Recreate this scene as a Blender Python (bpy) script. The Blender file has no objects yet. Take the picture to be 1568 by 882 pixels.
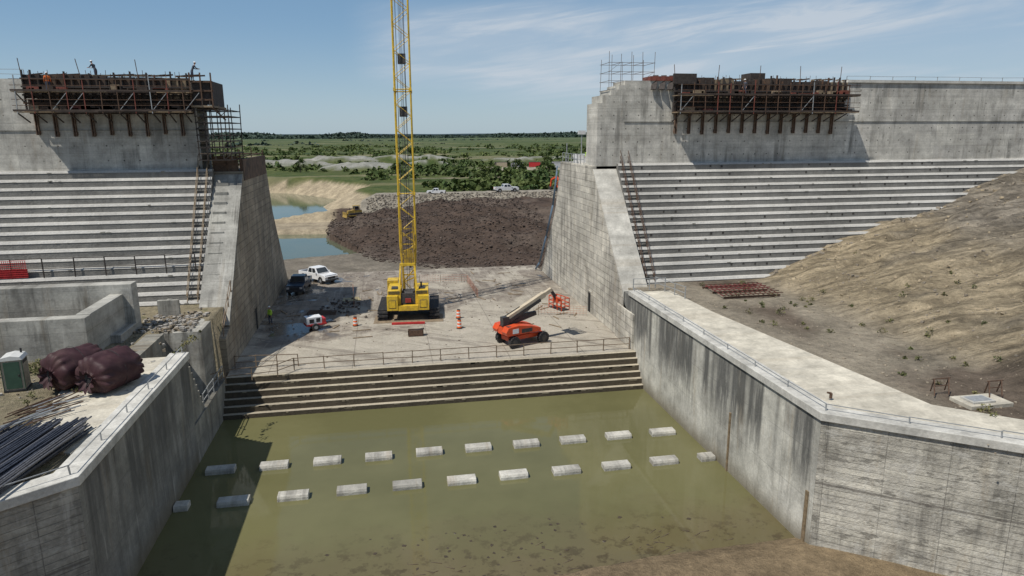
import bpy, math, random
import numpy as np
from mathutils import Vector, Matrix, Quaternion
random.seed(7); rng=np.random.default_rng(7)
scene=bpy.context.scene
# ---------------------------------------------------------------- helpers
class NT:
    def __init__(s,name):
        s.m=bpy.data.materials.new(name); s.m.use_nodes=True
        s.t=s.m.node_tree; s.n=s.t.nodes; s.l=s.t.links
        s.b=s.n['Principled BSDF']
        s.g=s.n.new('ShaderNodeNewGeometry')
    def put(s,inp,val):
        if isinstance(val,bpy.types.NodeSocket): s.l.new(val,inp)
        else:
            try: inp.default_value=val
            except Exception: inp.default_value=(*val,1)
    def math(s,op,a,b=0.0,c=None,clamp=False):
        n=s.n.new('ShaderNodeMath'); n.operation=op; n.use_clamp=clamp
        s.put(n.inputs[0],a); s.put(n.inputs[1],b)
        if c is not None: s.put(n.inputs[2],c)
        return n.outputs[0]
    def sep(s,v):
        n=s.n.new('ShaderNodeSeparateXYZ'); s.l.new(v,n.inputs[0]); return n.outputs
    def comb(s,x,y,z):
        n=s.n.new('ShaderNodeCombineXYZ')
        for i,q in enumerate((x,y,z)): s.put(n.inputs[i],q)
        return n.outputs[0]
    def noise(s,vec,scale,detail=4,rough=.55,dist=0):
        n=s.n.new('ShaderNodeTexNoise'); s.l.new(vec,n.inputs['Vector'])
        n.inputs['Scale'].default_value=scale; n.inputs['Detail'].default_value=detail
        n.inputs['Roughness'].default_value=rough; n.inputs['Distortion'].default_value=dist
        return n.outputs[0]
    def mr(s,v,a,b,c=0.,d=1.):
        n=s.n.new('ShaderNodeMapRange'); s.put(n.inputs[0],v)
        for i,q in enumerate((a,b,c,d)): n.inputs[i+1].default_value=q
        return n.outputs[0]
    def mix(s,f,a,b,blend='MIX'):
        n=s.n.new('ShaderNodeMix'); n.data_type='RGBA'; n.blend_type=blend
        s.put(n.inputs[0],f); s.put(n.inputs[6],a if isinstance(a,bpy.types.NodeSocket) else (*a,1)); s.put(n.inputs[7],b if isinstance(b,bpy.types.NodeSocket) else (*b,1))
        return n.outputs[2]
    def bump(s,h,strength=.5,dist=.05):
        n=s.n.new('ShaderNodeBump'); n.inputs['Strength'].default_value=strength
        n.inputs['Distance'].default_value=dist; s.l.new(h,n.inputs['Height']); s.l.new(n.outputs[0],s.b.inputs['Normal'])
    def grey(s,v):
        return s.comb(v,v,v)
    def out(s,col,rough=.85,spec=.3,metal=0):
        s.put(s.b.inputs['Base Color'],col if isinstance(col,bpy.types.NodeSocket) else (*col,1))
        s.put(s.b.inputs['Roughness'],rough); s.b.inputs['Specular IOR Level'].default_value=spec
        s.b.inputs['Metallic'].default_value=metal
        return s.m

def simple(name,col,rough=.7,var=.35,scale=2.5,metal=0,dirt=None,dirtamt=.3,spec=.4):
    t=NT(name); p=t.g.outputs['Position']
    n=t.noise(p,scale,6,.65); f=t.mr(n,.3,.7,1-var,1+var)
    c=t.mix(1,col,t.grey(f),'MULTIPLY')
    if dirt:
        n2=t.noise(p,scale*.6,7,.7); c=t.mix(t.mr(n2,.5,.62,0,dirtamt),c,dirt)
    return t.out(c,rough,spec,metal)

def concrete(name,base=(.36,.345,.31),along='x',pw=2.4,ph=.6,mort=.012,tint=.10,streak=.5,dark=(.085,.08,.07),
             warm=.25,bump=.35,colstain=0,top=99,mortdark=.55,patch=.25,holes=False,boards=0,rockp=0):
    t=NT(name); p=t.g.outputs['Position']; x,y,z=t.sep(p)
    if along=='x': u=x
    elif along=='y': u=y
    elif along=='d': u=t.math('SUBTRACT',t.math('MULTIPLY',x,.8),t.math('MULTIPLY',y,.6))
    else: u=t.math('ADD',t.math('MULTIPLY',x,.74),t.math('MULTIPLY',y,.67))
    uv=t.comb(u,z,0.0)
    big=t.noise(p,.16,5,.6); mid=t.noise(p,.9,7,.65); fine=t.noise(p,7,6,.7)
    c=t.mix(1,base,t.grey(t.mr(big,.32,.68,1-patch,1+patch)),'MULTIPLY')
    c=t.mix(1,c,t.grey(t.mr(mid,.32,.68,.74,1.24)),'MULTIPLY')
    c=t.mix(1,c,t.grey(t.mr(fine,.3,.7,.84,1.15)),'MULTIPLY')
    if boards:
        hb=t.noise(t.comb(t.math('MULTIPLY',u,.10),t.math('MULTIPLY',z,2.6),7.0),1.0,6,.7)
        c=t.mix(1,c,t.grey(t.mr(hb,.3,.7,1-boards,1+boards)),'MULTIPLY')
    if tint>0:
        br=t.n.new('ShaderNodeTexBrick'); t.l.new(uv,br.inputs['Vector'])
        br.inputs['Scale'].default_value=1; br.inputs['Brick Width'].default_value=pw; br.inputs['Row Height'].default_value=ph
        br.inputs['Mortar Size'].default_value=mort; br.inputs['Mortar Smooth'].default_value=.3
        br.offset=.0
        a=1-tint; b=1+tint
        br.inputs['Color1'].default_value=(a,a,a,1); br.inputs['Color2'].default_value=(b,b,b*.98,1)
        br.inputs['Mortar'].default_value=(mortdark,)*3+(1,)
        c=t.mix(t.mr(t.noise(p,.5,3),.35,.55,.45,1),c,t.mix(1,c,br.outputs[0],'MULTIPLY'))
    sv=t.comb(t.math('MULTIPLY',u,1.0),t.math('MULTIPLY',z,.07),3.0)
    st=t.noise(sv,1.3,6,.7)
    gate=t.noise(p,.35,4,.6)
    m=t.math('MULTIPLY',t.mr(st,.48,.62,0,1),t.mr(gate,.38,.58,0,1))
    c=t.mix(t.math('MULTIPLY',m,streak,clamp=True),c,dark)
    sv2=t.comb(t.math('MULTIPLY',u,1.0),t.math('MULTIPLY',z,.1),9.0)
    m2=t.math('MULTIPLY',t.mr(t.noise(sv2,1.7,5,.7),.56,.68,0,1),t.mr(gate,.6,.4,0,.5))
    c=t.mix(m2,c,(.55,.53,.48))
    if warm>0:
        sv3=t.comb(t.math('MULTIPLY',u,1.0),t.math('MULTIPLY',z,.12),21.0)
        m3=t.mr(t.noise(sv3,1.1,5,.7),.55,.7,0,warm)
        c=t.mix(m3,c,(.25,.18,.10))
    if rockp:
        rp=t.noise(t.comb(t.math('MULTIPLY',u,.8),t.math('MULTIPLY',z,1.8),2.0),1.0,7,.7)
        c=t.mix(t.mr(rp,.56,.60,0,rockp),c,(.15,.14,.12))
        c=t.mix(t.mr(rp,.44,.40,0,rockp*.7),c,(.50,.48,.43))
        c=t.mix(t.math('MULTIPLY',t.mr(t.math('ABSOLUTE',t.math('SUBTRACT',z,t.math('ADD',.95,t.math('MULTIPLY',mid,.25)))),.03,.09,1,0),.65),c,(.09,.08,.07))
    if colstain:
        n5=t.noise(t.comb(u,0.0,4.0),.62,1,.4); n6=t.noise(t.comb(t.math('MULTIPLY',u,2.5),t.math('MULTIPLY',z,.25),1.0),1.2,5,.7)
        lim=t.math('ADD',top-7.4,t.math('MULTIPLY',n6,7.0))
        below=t.mr(t.math('SUBTRACT',z,lim),-.6,1.0,0,1)
        mm=t.math('MULTIPLY',t.mr(n5,.45,.52,0,1),below)
        mm=t.math('MULTIPLY',mm,t.mr(n6,.35,.5,.45,1))
        c=t.mix(t.math('MULTIPLY',mm,colstain,clamp=True),c,(.08,.08,.076))
        wl=t.mr(z,-2.35,-1.2,.75,0); c=t.mix(wl,c,(.15,.125,.08))
    if holes:
        fu=t.math('FRACT',t.math('DIVIDE',u,1.2)); fz=t.math('FRACT',t.math('DIVIDE',z,1.2))
        du=t.math('ABSOLUTE',t.math('SUBTRACT',fu,.5)); dz=t.math('ABSOLUTE',t.math('SUBTRACT',fz,.5))
        d=t.math('SQRT',t.math('ADD',t.math('MULTIPLY',du,du),t.math('MULTIPLY',dz,dz)))
        c=t.mix(t.math('MULTIPLY',t.mr(d,.045,.06,.85,0),t.mr(gate,.4,.5,.2,1)),c,(.06,.055,.05))
    t.bump(t.math('ADD',fine,t.math('MULTIPLY',mid,1.5)),bump,.05)
    return t.out(c,.9,.25)

class MB:
    def __init__(s): s.v=[];s.f=[];s.m=[];s.M=None
    def add(s,vs,fs,mi=0):
        o=len(s.v)
        for p in vs:
            p=Vector(p); 
            if s.M is not None: p=s.M@p
            s.v.append(tuple(p))
        for f in fs: s.f.append(tuple(i+o for i in f)); s.m.append(mi)
    def box(s,x0,x1,y0,y1,z0,z1,mi=0):
        s.add([(x0,y0,z0),(x1,y0,z0),(x1,y1,z0),(x0,y1,z0),(x0,y0,z1),(x1,y0,z1),(x1,y1,z1),(x0,y1,z1)],
              [(0,3,2,1),(4,5,6,7),(0,1,5,4),(1,2,6,5),(2,3,7,6),(3,0,4,7)],mi)
    def beam(s,p,q,w,h=None,mi=0,up=(0,0,1)):
        h=h or w; p=Vector(p);q=Vector(q); d=(q-p)
        if d.length<1e-6: return
        d.normalize(); u=Vector(up)
        if abs(d.dot(u))>.98: u=Vector((0,1,0))
        a=d.cross(u).normalized()*w/2; b=a.cross(d).normalized()*h/2
        vs=[p-a-b,p+a-b,p+a+b,p-a+b,q-a-b,q+a-b,q+a+b,q-a+b]
        s.add(vs,[(0,1,2,3),(4,7,6,5),(0,4,5,1),(1,5,6,2),(2,6,7,3),(3,7,4,0)],mi)
    def cyl(s,p,q,r,n=8,mi=0,r2=None):
        r2=r if r2 is None else r2
        p=Vector(p);q=Vector(q);d=(q-p).normalized(); u=Vector((0,0,1))
        if abs(d.dot(u))>.98:u=Vector((0,1,0))
        a=d.cross(u).normalized(); b=a.cross(d)
        vs=[];fs=[]
        for k in range(n):
            an=2*math.pi*k/n; o=a*math.cos(an)+b*math.sin(an); vs.append(p+o*r); vs.append(q+o*r2)
        for k in range(n):
            j=(k+1)%n; fs.append((2*k,2*j,2*j+1,2*k+1))
        fs.append(tuple(2*k for k in range(n))[::-1]); fs.append(tuple(2*k+1 for k in range(n)))
        s.add(vs,fs,mi)
    def prism(s,prof,axis,a0,a1,mi=0):
        def mk(a,p):
            return {'x':(a,p[0],p[1]),'y':(p[0],a,p[1]),'z':(p[0],p[1],a)}[axis]
        n=len(prof); vs=[mk(a0,p) for p in prof]+[mk(a1,p) for p in prof]
        fs=[(i,(i+1)%n,n+(i+1)%n,n+i) for i in range(n)]
        fs.append(tuple(range(n))[::-1]); fs.append(tuple(range(n,2*n)))
        s.add(vs,fs,mi)
    def rock(s,c,r,mi=0,flat=.7):
        vs=[]; ro=random.uniform(0,6.28); cr,sr=math.cos(ro),math.sin(ro)
        for a in (-1,1):
            for b in (-1,1):
                for d in (-1,1):
                    k=random.uniform(.55,1.0)
                    ax=a*r*k*random.uniform(.5,1); by=b*r*k*random.uniform(.5,1)
                    vs.append((c[0]+ax*cr-by*sr,c[1]+ax*sr+by*cr,c[2]+d*r*flat*k*random.uniform(.6,1)))
        s.add(vs,[(0,1,3,2),(4,6,7,5),(0,4,5,1),(2,3,7,6),(0,2,6,4),(1,5,7,3)],mi)
    def finish(s,name,mats,parent=None,bevel=0,smooth=False,fixn=True):
        me=bpy.data.meshes.new(name); me.from_pydata(s.v,[],s.f)
        for m in mats: me.materials.append(m)
        me.polygons.foreach_set('material_index',s.m)
        if smooth: me.polygons.foreach_set('use_smooth',[True]*len(s.f))
        me.update()
        if fixn:
            import bmesh
            bm=bmesh.new(); bm.from_mesh(me); bmesh.ops.recalc_face_normals(bm,faces=bm.faces); bm.to_mesh(me); bm.free()
        o=bpy.data.objects.new(name,me); scene.collection.objects.link(o)
        if parent: o.parent=parent
        if bevel:
            b=o.modifiers.new('bevel','BEVEL'); b.width=bevel; b.segments=2; b.limit_method='ANGLE'; b.angle_limit=.6
        return o
def empty(name,loc=(0,0,0),rot=0,scale=1):
    e=bpy.data.objects.new(name,None); scene.collection.objects.link(e)
    e.location=loc; e.rotation_euler=(0,0,rot); e.scale=(scale,)*3; e.empty_display_size=.5
    return e
def vn(x,y,seed=0):
    ix=np.floor(x);iy=np.floor(y);fx=x-ix;fy=y-iy
    fx=fx*fx*(3-2*fx);fy=fy*fy*(3-2*fy)
    def h(a,b):
        q=np.sin(a*127.1+b*311.7+seed*74.7)*43758.5453; return q-np.floor(q)
    return (h(ix,iy)*(1-fx)+h(ix+1,iy)*fx)*(1-fy)+(h(ix,iy+1)*(1-fx)+h(ix+1,iy+1)*fx)*fy
def fbm(x,y,s=0,o=4):
    r=0;a=.5
    for i in range(o):
        r=r+a*vn(x*2**i,y*2**i,s+i); a*=.5
    return r
def ss(v,a,b):
    t=np.clip((v-a)/(b-a),0,1); return t*t*(3-2*t)

# ---------------------------------------------------------------- ground sheet
WZ=-2.46
PILES=((-40,310,24,14,3.6),(-8,275,18,9,3.2),(-20,345,22,12,3.6),(18,300,12,8,2.6),(12,360,26,12,2.6),(62,340,18,8,2.0),(95,360,25,8,2.0))
def flare(y): return np.maximum(0,26.0-y)*1.33
MX=[-12,-2,8,19,40]; MY=[126,97,88,85,84]
def natural(x,y):
    sx=np.interp(y,[84,100,104,129,133,139,148,160,180,197,225,240],[-45,-18,-4,-9,-40,-40,-15,-12,-17,-14,-30,-70])
    d=np.maximum(x-sx-3*fbm(x*.1,y*.1,3),y-236)
    cap=-.12+3.5*ss(y,141,152)
    slope=.22+.25*ss(y,135,148)
    h=np.minimum(np.maximum(-.95+d*slope,-2.4),cap+ .5*fbm(x*.3,y*.3,5)*ss(y,140,150))
    h=np.where((y>96)&(y<134),np.where(x>sx,h,np.minimum(h,-1.2)),h)
    h=np.maximum(h,np.minimum(2.8,(x-21)*.5-.3))
    yf=np.interp(x,MX,MY)+3*fbm(x*.25,x*0,8)
    M=4.3*np.minimum(ss(y,yf,yf+34)**.8,np.clip((x+11)/22,0,1)**.8)*(1-.45*ss(y,134,143))*(1-ss(y,144,149))
    rough=np.clip(M/1.0,0,1)
    M=M+rough*(1.9*(fbm(x*.22,y*.22,11)-.45)+1.0*(fbm(x*.9,y*.9,12)-.45))
    h=np.maximum(h,np.where(M>.03,M-.12,-9))
    C=4.1-np.maximum(0,np.abs(y-153.5)-3.2)*.55-np.maximum(0,-(x+2))*.5+.3*fbm(x*.9,y*.9,14)
    h=np.where((np.abs(y-153.5)<14)&(C>-.5),np.maximum(h,C),h)
    far=ss(y,240,300)
    h=h+far*(1.6*(fbm(x*.02,y*.02,21)-.45)+ .8*(fbm(x*.08,y*.08,22)-.45))
    for cx,cy,rx,ry,hh in PILES:
        q=((x-cx)/rx)**2+((y-cy)/ry)**2
        h=h+hh*np.clip(1-q,0,1)**.7*(.35+1.2*fbm(x*.13,y*.13,31))
    return h
def hill(x,y):
    d=np.maximum(0,x-(31.2+1.4*ss(y,46,56)+2.2*(fbm(y*.25,y*0,41)-.45)))
    r=.25*d+.6*(1-np.exp(-d/3))
    r=r+np.clip(d/4,0,1)*(1.5*(fbm(x*.12,y*.4,42)-.45)+.9*(fbm(x*.45,y*1.1,43)-.45)-.45*np.abs(fbm(x*.1,y*.9,44)-.47)*4)
    return r
def H(gx,x,y):
    inch=(gx>-12.2)&(gx<19.45)
    low=inch|((gx>-14.75)&(gx<0)&(y>41.2)&(y<49))
    fl=-3.4+1.00*ss(-y,-30.0,-26)+.30*ss(x,6,18)*ss(-y,-28.2,-25)+.16*(fbm(x*.8,y*.8,50)-.45)
    ch=np.where(y<49.52,fl,-.6)
    bank=4.36+.14*(fbm(x*.5,y*.5,51)-.4)+hill(x,y)
    bank=np.where(y<64,bank,2.5)
    f=np.where(low,ch,bank)
    k=ss(y,82,86)
    n=natural(x,y)
    return np.where(y<82,f,f*(1-k)+n*k)
def axis(lo,hi,step,ext0,ext1,extra,g=1.12):
    a=list(np.arange(lo,hi+.01,step))
    s=step;v=hi
    while v<ext1: s*=g; v+=s; a.append(v)
    s=step;v=lo
    while v>ext0: s*=g; v-=s; a.append(v)
    a=[q for q in a if all(abs(q-e)>.12 for e in extra)]+list(extra)
    return np.array(sorted(a))
gx=axis(-50,72,.6,-5000,5000,(-14.9,-14.6,-12.4,-12.0,19.25,19.65))
gy=axis(8,160,.6,-150,7000,(41.1,41.3,48.9,49.1,49.44,49.6,63.9,64.1),g=1.035)
GX,GY=np.meshgrid(gx,gy)
FL=flare(GY)
X=np.where((GX>-12.2)&(GX<19.45),3.6+(GX-3.6)*(15.7+FL)/15.7,GX+np.sign(GX-3.6)*FL)
Z=H(GX,X,GY)
ny,nx=X.shape
verts=np.stack([X,GY,Z],-1).reshape(-1,3)
idx=np.arange(nx*ny).reshape(ny,nx)
faces=np.stack([idx[:-1,:-1],idx[:-1,1:],idx[1:,1:],idx[1:,:-1]],-1).reshape(-1,4)
me=bpy.data.meshes.new('ground')
me.from_pydata(verts.tolist(),[],faces.tolist())
me.polygons.foreach_set('use_smooth',[True]*len(faces)); me.update()
x=X.ravel();y=GY.ravel();z=Z.ravel();g=GX.ravel()
col=np.zeros((len(x),4)); 
def setc(mask,c,a=0.):
    mask=np.clip(mask,0,1)[:,None]; cc=np.array([*c,a]); col[:]=col*(1-mask)+cc*mask
setc(np.ones(len(x)),(.20,.165,.12),.12)
inch=((g>-12.3)&(g<19.5)).astype(float)
setc(inch*(y<60),(.22,.165,.10),0)
setc((g>19.5)*(y<64)*1.,(.28,.24,.185),.06)
setc((g>19.5)*(y<64)*ss(x,30,34),(.42,.34,.225),.0)
setc((g>19.5)*(y<64)*ss(z-4.3+2.5*(fbm(x*.2,y*.2,60)-.45),3.0,5.4),(.30,.26,.205),.0)
setc((g>19.5)*(y<64)*ss(fbm(x*.15,y*.3,64),.52,.6)*ss(x,33,37)*.6,(.22,.19,.145),.0)
setc((g>19.5)*(y<64)*ss(x,24,27)*ss(-x,-36,-31)*ss(fbm(x*.12,y*.12,61),.42,.55),(.14,.11,.083),.0)
setc((g<-12)*(y<64)*1.,(.29,.24,.17),.22)
setc((y>80)*1.,(.19,.165,.13),.0)
setc((y>128)*(y<141)*1.,(.32,.265,.185),.0)
setc((y>141)*1.,(.36,.295,.20),.0)
yfv_=np.interp(x,MX,MY)
md=np.minimum(ss(y,yfv_-1,yfv_+2),ss(x,-11.5,-9.5))*(y<147)*(y>80)
setc(md,(.075,.054,.042),.0)
setc(md*ss(fbm(x*.1,y*.1,66),.48,.6)*.8,(.115,.09,.072),.0)
setc((np.abs(y-152.5)<7.5)*(x>-5)*1.,(.27,.24,.195),.05)
setc((y>158)*ss(z,2.6,3.5),(.10,.10,.04),1.)
setc(ss(y,158,163)*ss(x,-2,3),(.09,.10,.035),1.)
for cx,cy,rx,ry,hh in PILES:
    q=((x-cx)/rx)**2+((y-cy)/ry)**2
    setc(ss(-q,-1.0,-.75)*ss(fbm(x*.1,y*.1,70),.30,.45),(.31,.30,.275),.2)
setc(ss(y,250,256)*ss(-y,-295,-288)*ss(x,30,40)*ss(-x,-110,-90),(.38,.33,.26),.2)
setc(ss(y,212,214)*ss(-y,-219,-217)*ss(x,-10,0),(.30,.25,.185),.4)
ca=me.color_attributes.new('zone','FLOAT_COLOR','POINT'); ca.data.foreach_set('color',col.ravel().astype(np.float32))
def ground_mat():
    t=NT('ground_soil'); p=t.g.outputs['Position']; px,py,pz=t.sep(p)
    at=t.n.new('ShaderNodeAttribute'); at.attribute_name='zone'
    f1=t.noise(p,.35,8,.65); f2=t.noise(p,2.2,8,.7); f3=t.noise(p,14,4,.7)
    rill=t.noise(t.comb(t.math('MULTIPLY',px,.3),t.math('ADD',py,t.math('MULTIPLY',px,.35)),0.0),1.0,8,.7,.8)
    c=t.mix(1,at.outputs['Color'],t.grey(t.mr(f1,.3,.7,.62,1.35)),'MULTIPLY')
    c=t.mix(1,c,t.grey(t.mr(f2,.3,.7,.70,1.3)),'MULTIPLY')
    c=t.mix(1,c,t.grey(t.mr(f3,.3,.7,.82,1.18)),'MULTIPLY')
    onhill=t.math('MULTIPLY',t.mr(px,29,34,0,1),t.mr(py,64,63,0,1))
    c=t.mix(onhill,c,t.mix(1,c,t.grey(t.mr(rill,.40,.56,.6,1.12)),'MULTIPLY'))
    vegn=t.noise(p,.022,9,.68); vegm=t.noise(p,.12,7,.7); vf=t.noise(p,.9,5,.7)
    gcol=t.mix(t.mr(vegm,.4,.6,0,1),(.048,.074,.020),(.120,.130,.046))
    gcol=t.mix(t.mr(vf,.35,.65,0,.5),gcol,(.03,.048,.013))
    gcol=t.mix(t.mr(t.noise(t.comb(t.math('MULTIPLY',px,.35),py,0.0),.02,6,.6),.54,.61,0,.75),gcol,(.26,.225,.14))
    gcol=t.mix(t.mr(t.noise(t.comb(t.math('MULTIPLY',px,.25),py,5.0),.012,6,.65),.52,.58,0,.6),gcol,(.025,.045,.018))
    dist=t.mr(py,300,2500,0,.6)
    gcol=t.mix(dist,gcol,(.065,.098,.058))  # distance haze painted into the far ground colour
    patch=t.mr(t.math('ADD',t.math('MULTIPLY',vegn,.7),t.math('MULTIPLY',vegm,.3)),.40,.46,0,1)
    low=t.mr(at.outputs['Alpha'],.0,1,0,1)
    m=t.math('MULTIPLY',t.math('MAXIMUM',patch,t.mr(low,.8,1.,0,.6)),low)
    small=t.math('MULTIPLY',t.mr(t.noise(p,.7,6,.75),.55,.62,0,1),t.mr(low,0,.25,0,1))
    m=t.math('MAXIMUM',m,t.math('MULTIPLY',small,.7))
    c=t.mix(m,c,gcol)
    t.bump(t.math('ADD',t.math('ADD',f2,t.math('MULTIPLY',f3,.25)),t.math('MULTIPLY',t.math('MULTIPLY',rill,onhill),4.0)),1.0,.3)
    return t.out(c,.95,.15)
me.materials.append(ground_mat())
go=bpy.data.objects.new('ground',me); scene.collection.objects.link(go)

# ---------------------------------------------------------------- materials
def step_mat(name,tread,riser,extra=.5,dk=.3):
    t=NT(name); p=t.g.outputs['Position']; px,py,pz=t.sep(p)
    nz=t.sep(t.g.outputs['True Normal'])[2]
    up=t.mr(nz,.3,.5,0,1)  # treads painted lighter, risers darker: sun shading added on top of the stain
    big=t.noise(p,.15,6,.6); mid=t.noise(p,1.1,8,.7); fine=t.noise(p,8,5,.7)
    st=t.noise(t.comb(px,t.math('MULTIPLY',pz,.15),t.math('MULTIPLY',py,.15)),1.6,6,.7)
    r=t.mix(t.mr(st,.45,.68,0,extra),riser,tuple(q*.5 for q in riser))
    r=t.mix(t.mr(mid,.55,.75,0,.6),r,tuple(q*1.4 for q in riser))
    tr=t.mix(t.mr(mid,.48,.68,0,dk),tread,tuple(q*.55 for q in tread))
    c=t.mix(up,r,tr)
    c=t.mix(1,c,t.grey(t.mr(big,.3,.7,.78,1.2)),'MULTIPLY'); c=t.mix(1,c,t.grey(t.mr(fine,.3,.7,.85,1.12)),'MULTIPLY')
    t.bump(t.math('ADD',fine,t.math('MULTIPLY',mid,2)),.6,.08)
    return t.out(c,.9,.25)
C_dam=concrete('dam_wall_concrete',base=(.46,.44,.395),along='x',pw=2.4,ph=1.2,tint=.08,streak=.7,holes=True,warm=.25,boards=.16,patch=.25,dark=(.13,.125,.11))
C_pier=concrete('pier_concrete',base=(.46,.43,.37),along='y',pw=1.2,ph=.6,mort=.03,tint=.14,streak=.55,mortdark=.42,warm=.3,boards=.15,patch=.3)
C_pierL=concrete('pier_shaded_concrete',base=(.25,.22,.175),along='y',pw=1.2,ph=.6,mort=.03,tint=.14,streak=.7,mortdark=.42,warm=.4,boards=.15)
C_wing=concrete('wing_wall_concrete',base=(.46,.445,.395),along='y',pw=2.4,ph=2.4,mort=.012,tint=.05,streak=.5,colstain=.88,top=4.6,warm=.45)
C_flare=concrete('flared_wall_concrete',base=(.42,.395,.34),along='d',pw=2.4,ph=.3,mort=.02,tint=.10,streak=.65,mortdark=.5,warm=.4,bump=1.0,patch=.3,boards=.25,rockp=.7)
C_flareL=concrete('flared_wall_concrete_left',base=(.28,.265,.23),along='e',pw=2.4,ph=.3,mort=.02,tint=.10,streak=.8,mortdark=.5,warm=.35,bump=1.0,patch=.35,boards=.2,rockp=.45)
C_cope=concrete('coping_concrete',base=(.49,.475,.43),along='y',tint=0,streak=.2,warm=.08,patch=.12)
C_slab=concrete('walkway_slab_concrete',base=(.50,.46,.375),along='y',tint=0,streak=.15,warm=.2,patch=.18)
C_cap=concrete('spillway_cap_concrete',base=(.45,.43,.38),along='y',tint=0,streak=.35,warm=.3,patch=.2)
C_low=concrete('retaining_wall_concrete',base=(.32,.31,.28),along='x',pw=2.4,ph=1.2,tint=.10,streak=.8,boards=.12,patch=.3)
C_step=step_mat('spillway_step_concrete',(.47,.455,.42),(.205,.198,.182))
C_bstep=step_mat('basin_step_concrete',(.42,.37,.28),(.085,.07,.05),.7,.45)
rust=simple('rusty_steel',(.095,.055,.035),.8,.5,6)
rustd=simple('dark_formwork_steel',(.042,.034,.030),.8,.5,5)
ply=simple('formwork_plywood',(.095,.062,.042),.85,.55,1.5,dirt=(.035,.027,.022),dirtamt=.75)
redrust=simple('red_painted_form',(.17,.05,.035),.75,.5,4)
galv=simple('galvanised_steel',(.35,.36,.36),.5,.25,6,metal=.4)
wood=simple('weathered_timber',(.23,.175,.115),.85,.4,5)
yellow=simple('crane_yellow_paint',(.60,.40,.03),.45,.18,3,dirt=(.2,.13,.05),dirtamt=.45)
blackm=simple('black_rubber',(.022,.022,.024),.75,.3,8,dirt=(.12,.1,.08),dirtamt=.4)
darkmetal=simple('dark_machinery',(.04,.04,.042),.55,.4,8,dirt=(.13,.1,.07),dirtamt=.4)
orange=simple('orange_machine_paint',(.60,.075,.022),.4,.12,3,dirt=(.3,.12,.06),dirtamt=.3)
cream=simple('boom_cream_paint',(.50,.42,.30),.45,.15,3)
whitep=simple('white_paint',(.70,.70,.70),.3,.06,3,dirt=(.4,.36,.3),dirtamt=.25)
bluep=simple('dark_blue_paint',(.03,.04,.06),.3,.1,3,dirt=(.2,.17,.13),dirtamt=.3)
glass=simple('tinted_glass',(.015,.02,.025),.08,.1,2,spec=.8)
redm=simple('red_paint',(.42,.03,.03),.5,.25,3)
hose=simple('blue_hose',(.13,.19,.26),.5,.2,3)
lamp_m=simple('light_lens',(.6,.55,.5),.2,.1,3)

# ---------------------------------------------------------------- water
def water_mat(name,c1,c2,shallow=True):
    t=NT(name); p=t.g.outputs['Position']; px,py,pz=t.sep(p)
    n=t.noise(p,.12,4,.6)
    c=t.mix(t.mr(n,.4,.6,0,1),c1,c2)
    if shallow:
        s=t.mr(t.math('ADD',py,t.math('MULTIPLY',t.noise(p,.4,6,.6),5.0)),35.0,28.5,0,1)
        c=t.mix(t.math('MULTIPLY',s,.8),c,(.115,.088,.048))
        blob=t.mr(t.noise(p,1.3,8,.7),.52,.60,0,1)
        c=t.mix(t.math('MULTIPLY',blob,t.math('MULTIPLY',s,.8)),c,(.05,.037,.02))
        big=t.mr(t.noise(p,.25,5,.6),.5,.62,0,.4); c=t.mix(t.math('MULTIPLY',big,s),c,(.16,.13,.078))
        scum=t.mr(t.noise(p,2.5,9,.8),.68,.72,0,.3); c=t.mix(scum,c,(.2,.18,.11))
    w=t.noise(t.comb(px,t.math('MULTIPLY',py,1.6),0.0),2.2,3,.5)
    t.bump(w,.035,.05)
    m=t.out(c,.05,.5); t.b.inputs['IOR'].default_value=1.33
    return m
b=MB(); b.add([(-12,49,WZ),(19.3,49,WZ),(19.3,26,WZ),(52,2,WZ),(-45,2,WZ),(-12,26,WZ)],[(0,1,2,3,4,5)])
b.finish('basin_water',[water_mat('murky_green_water',(.118,.112,.050),(.142,.134,.062))],fixn=False)
b=MB(); b.add([(-160,98,-.95),(25,98,-.95),(25,250,-.95),(-160,250,-.95)],[(0,1,2,3)])
b.finish('pond_water',[water_mat('pond_water_green',(.085,.105,.065),(.10,.115,.07),False)],fixn=False)

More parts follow.
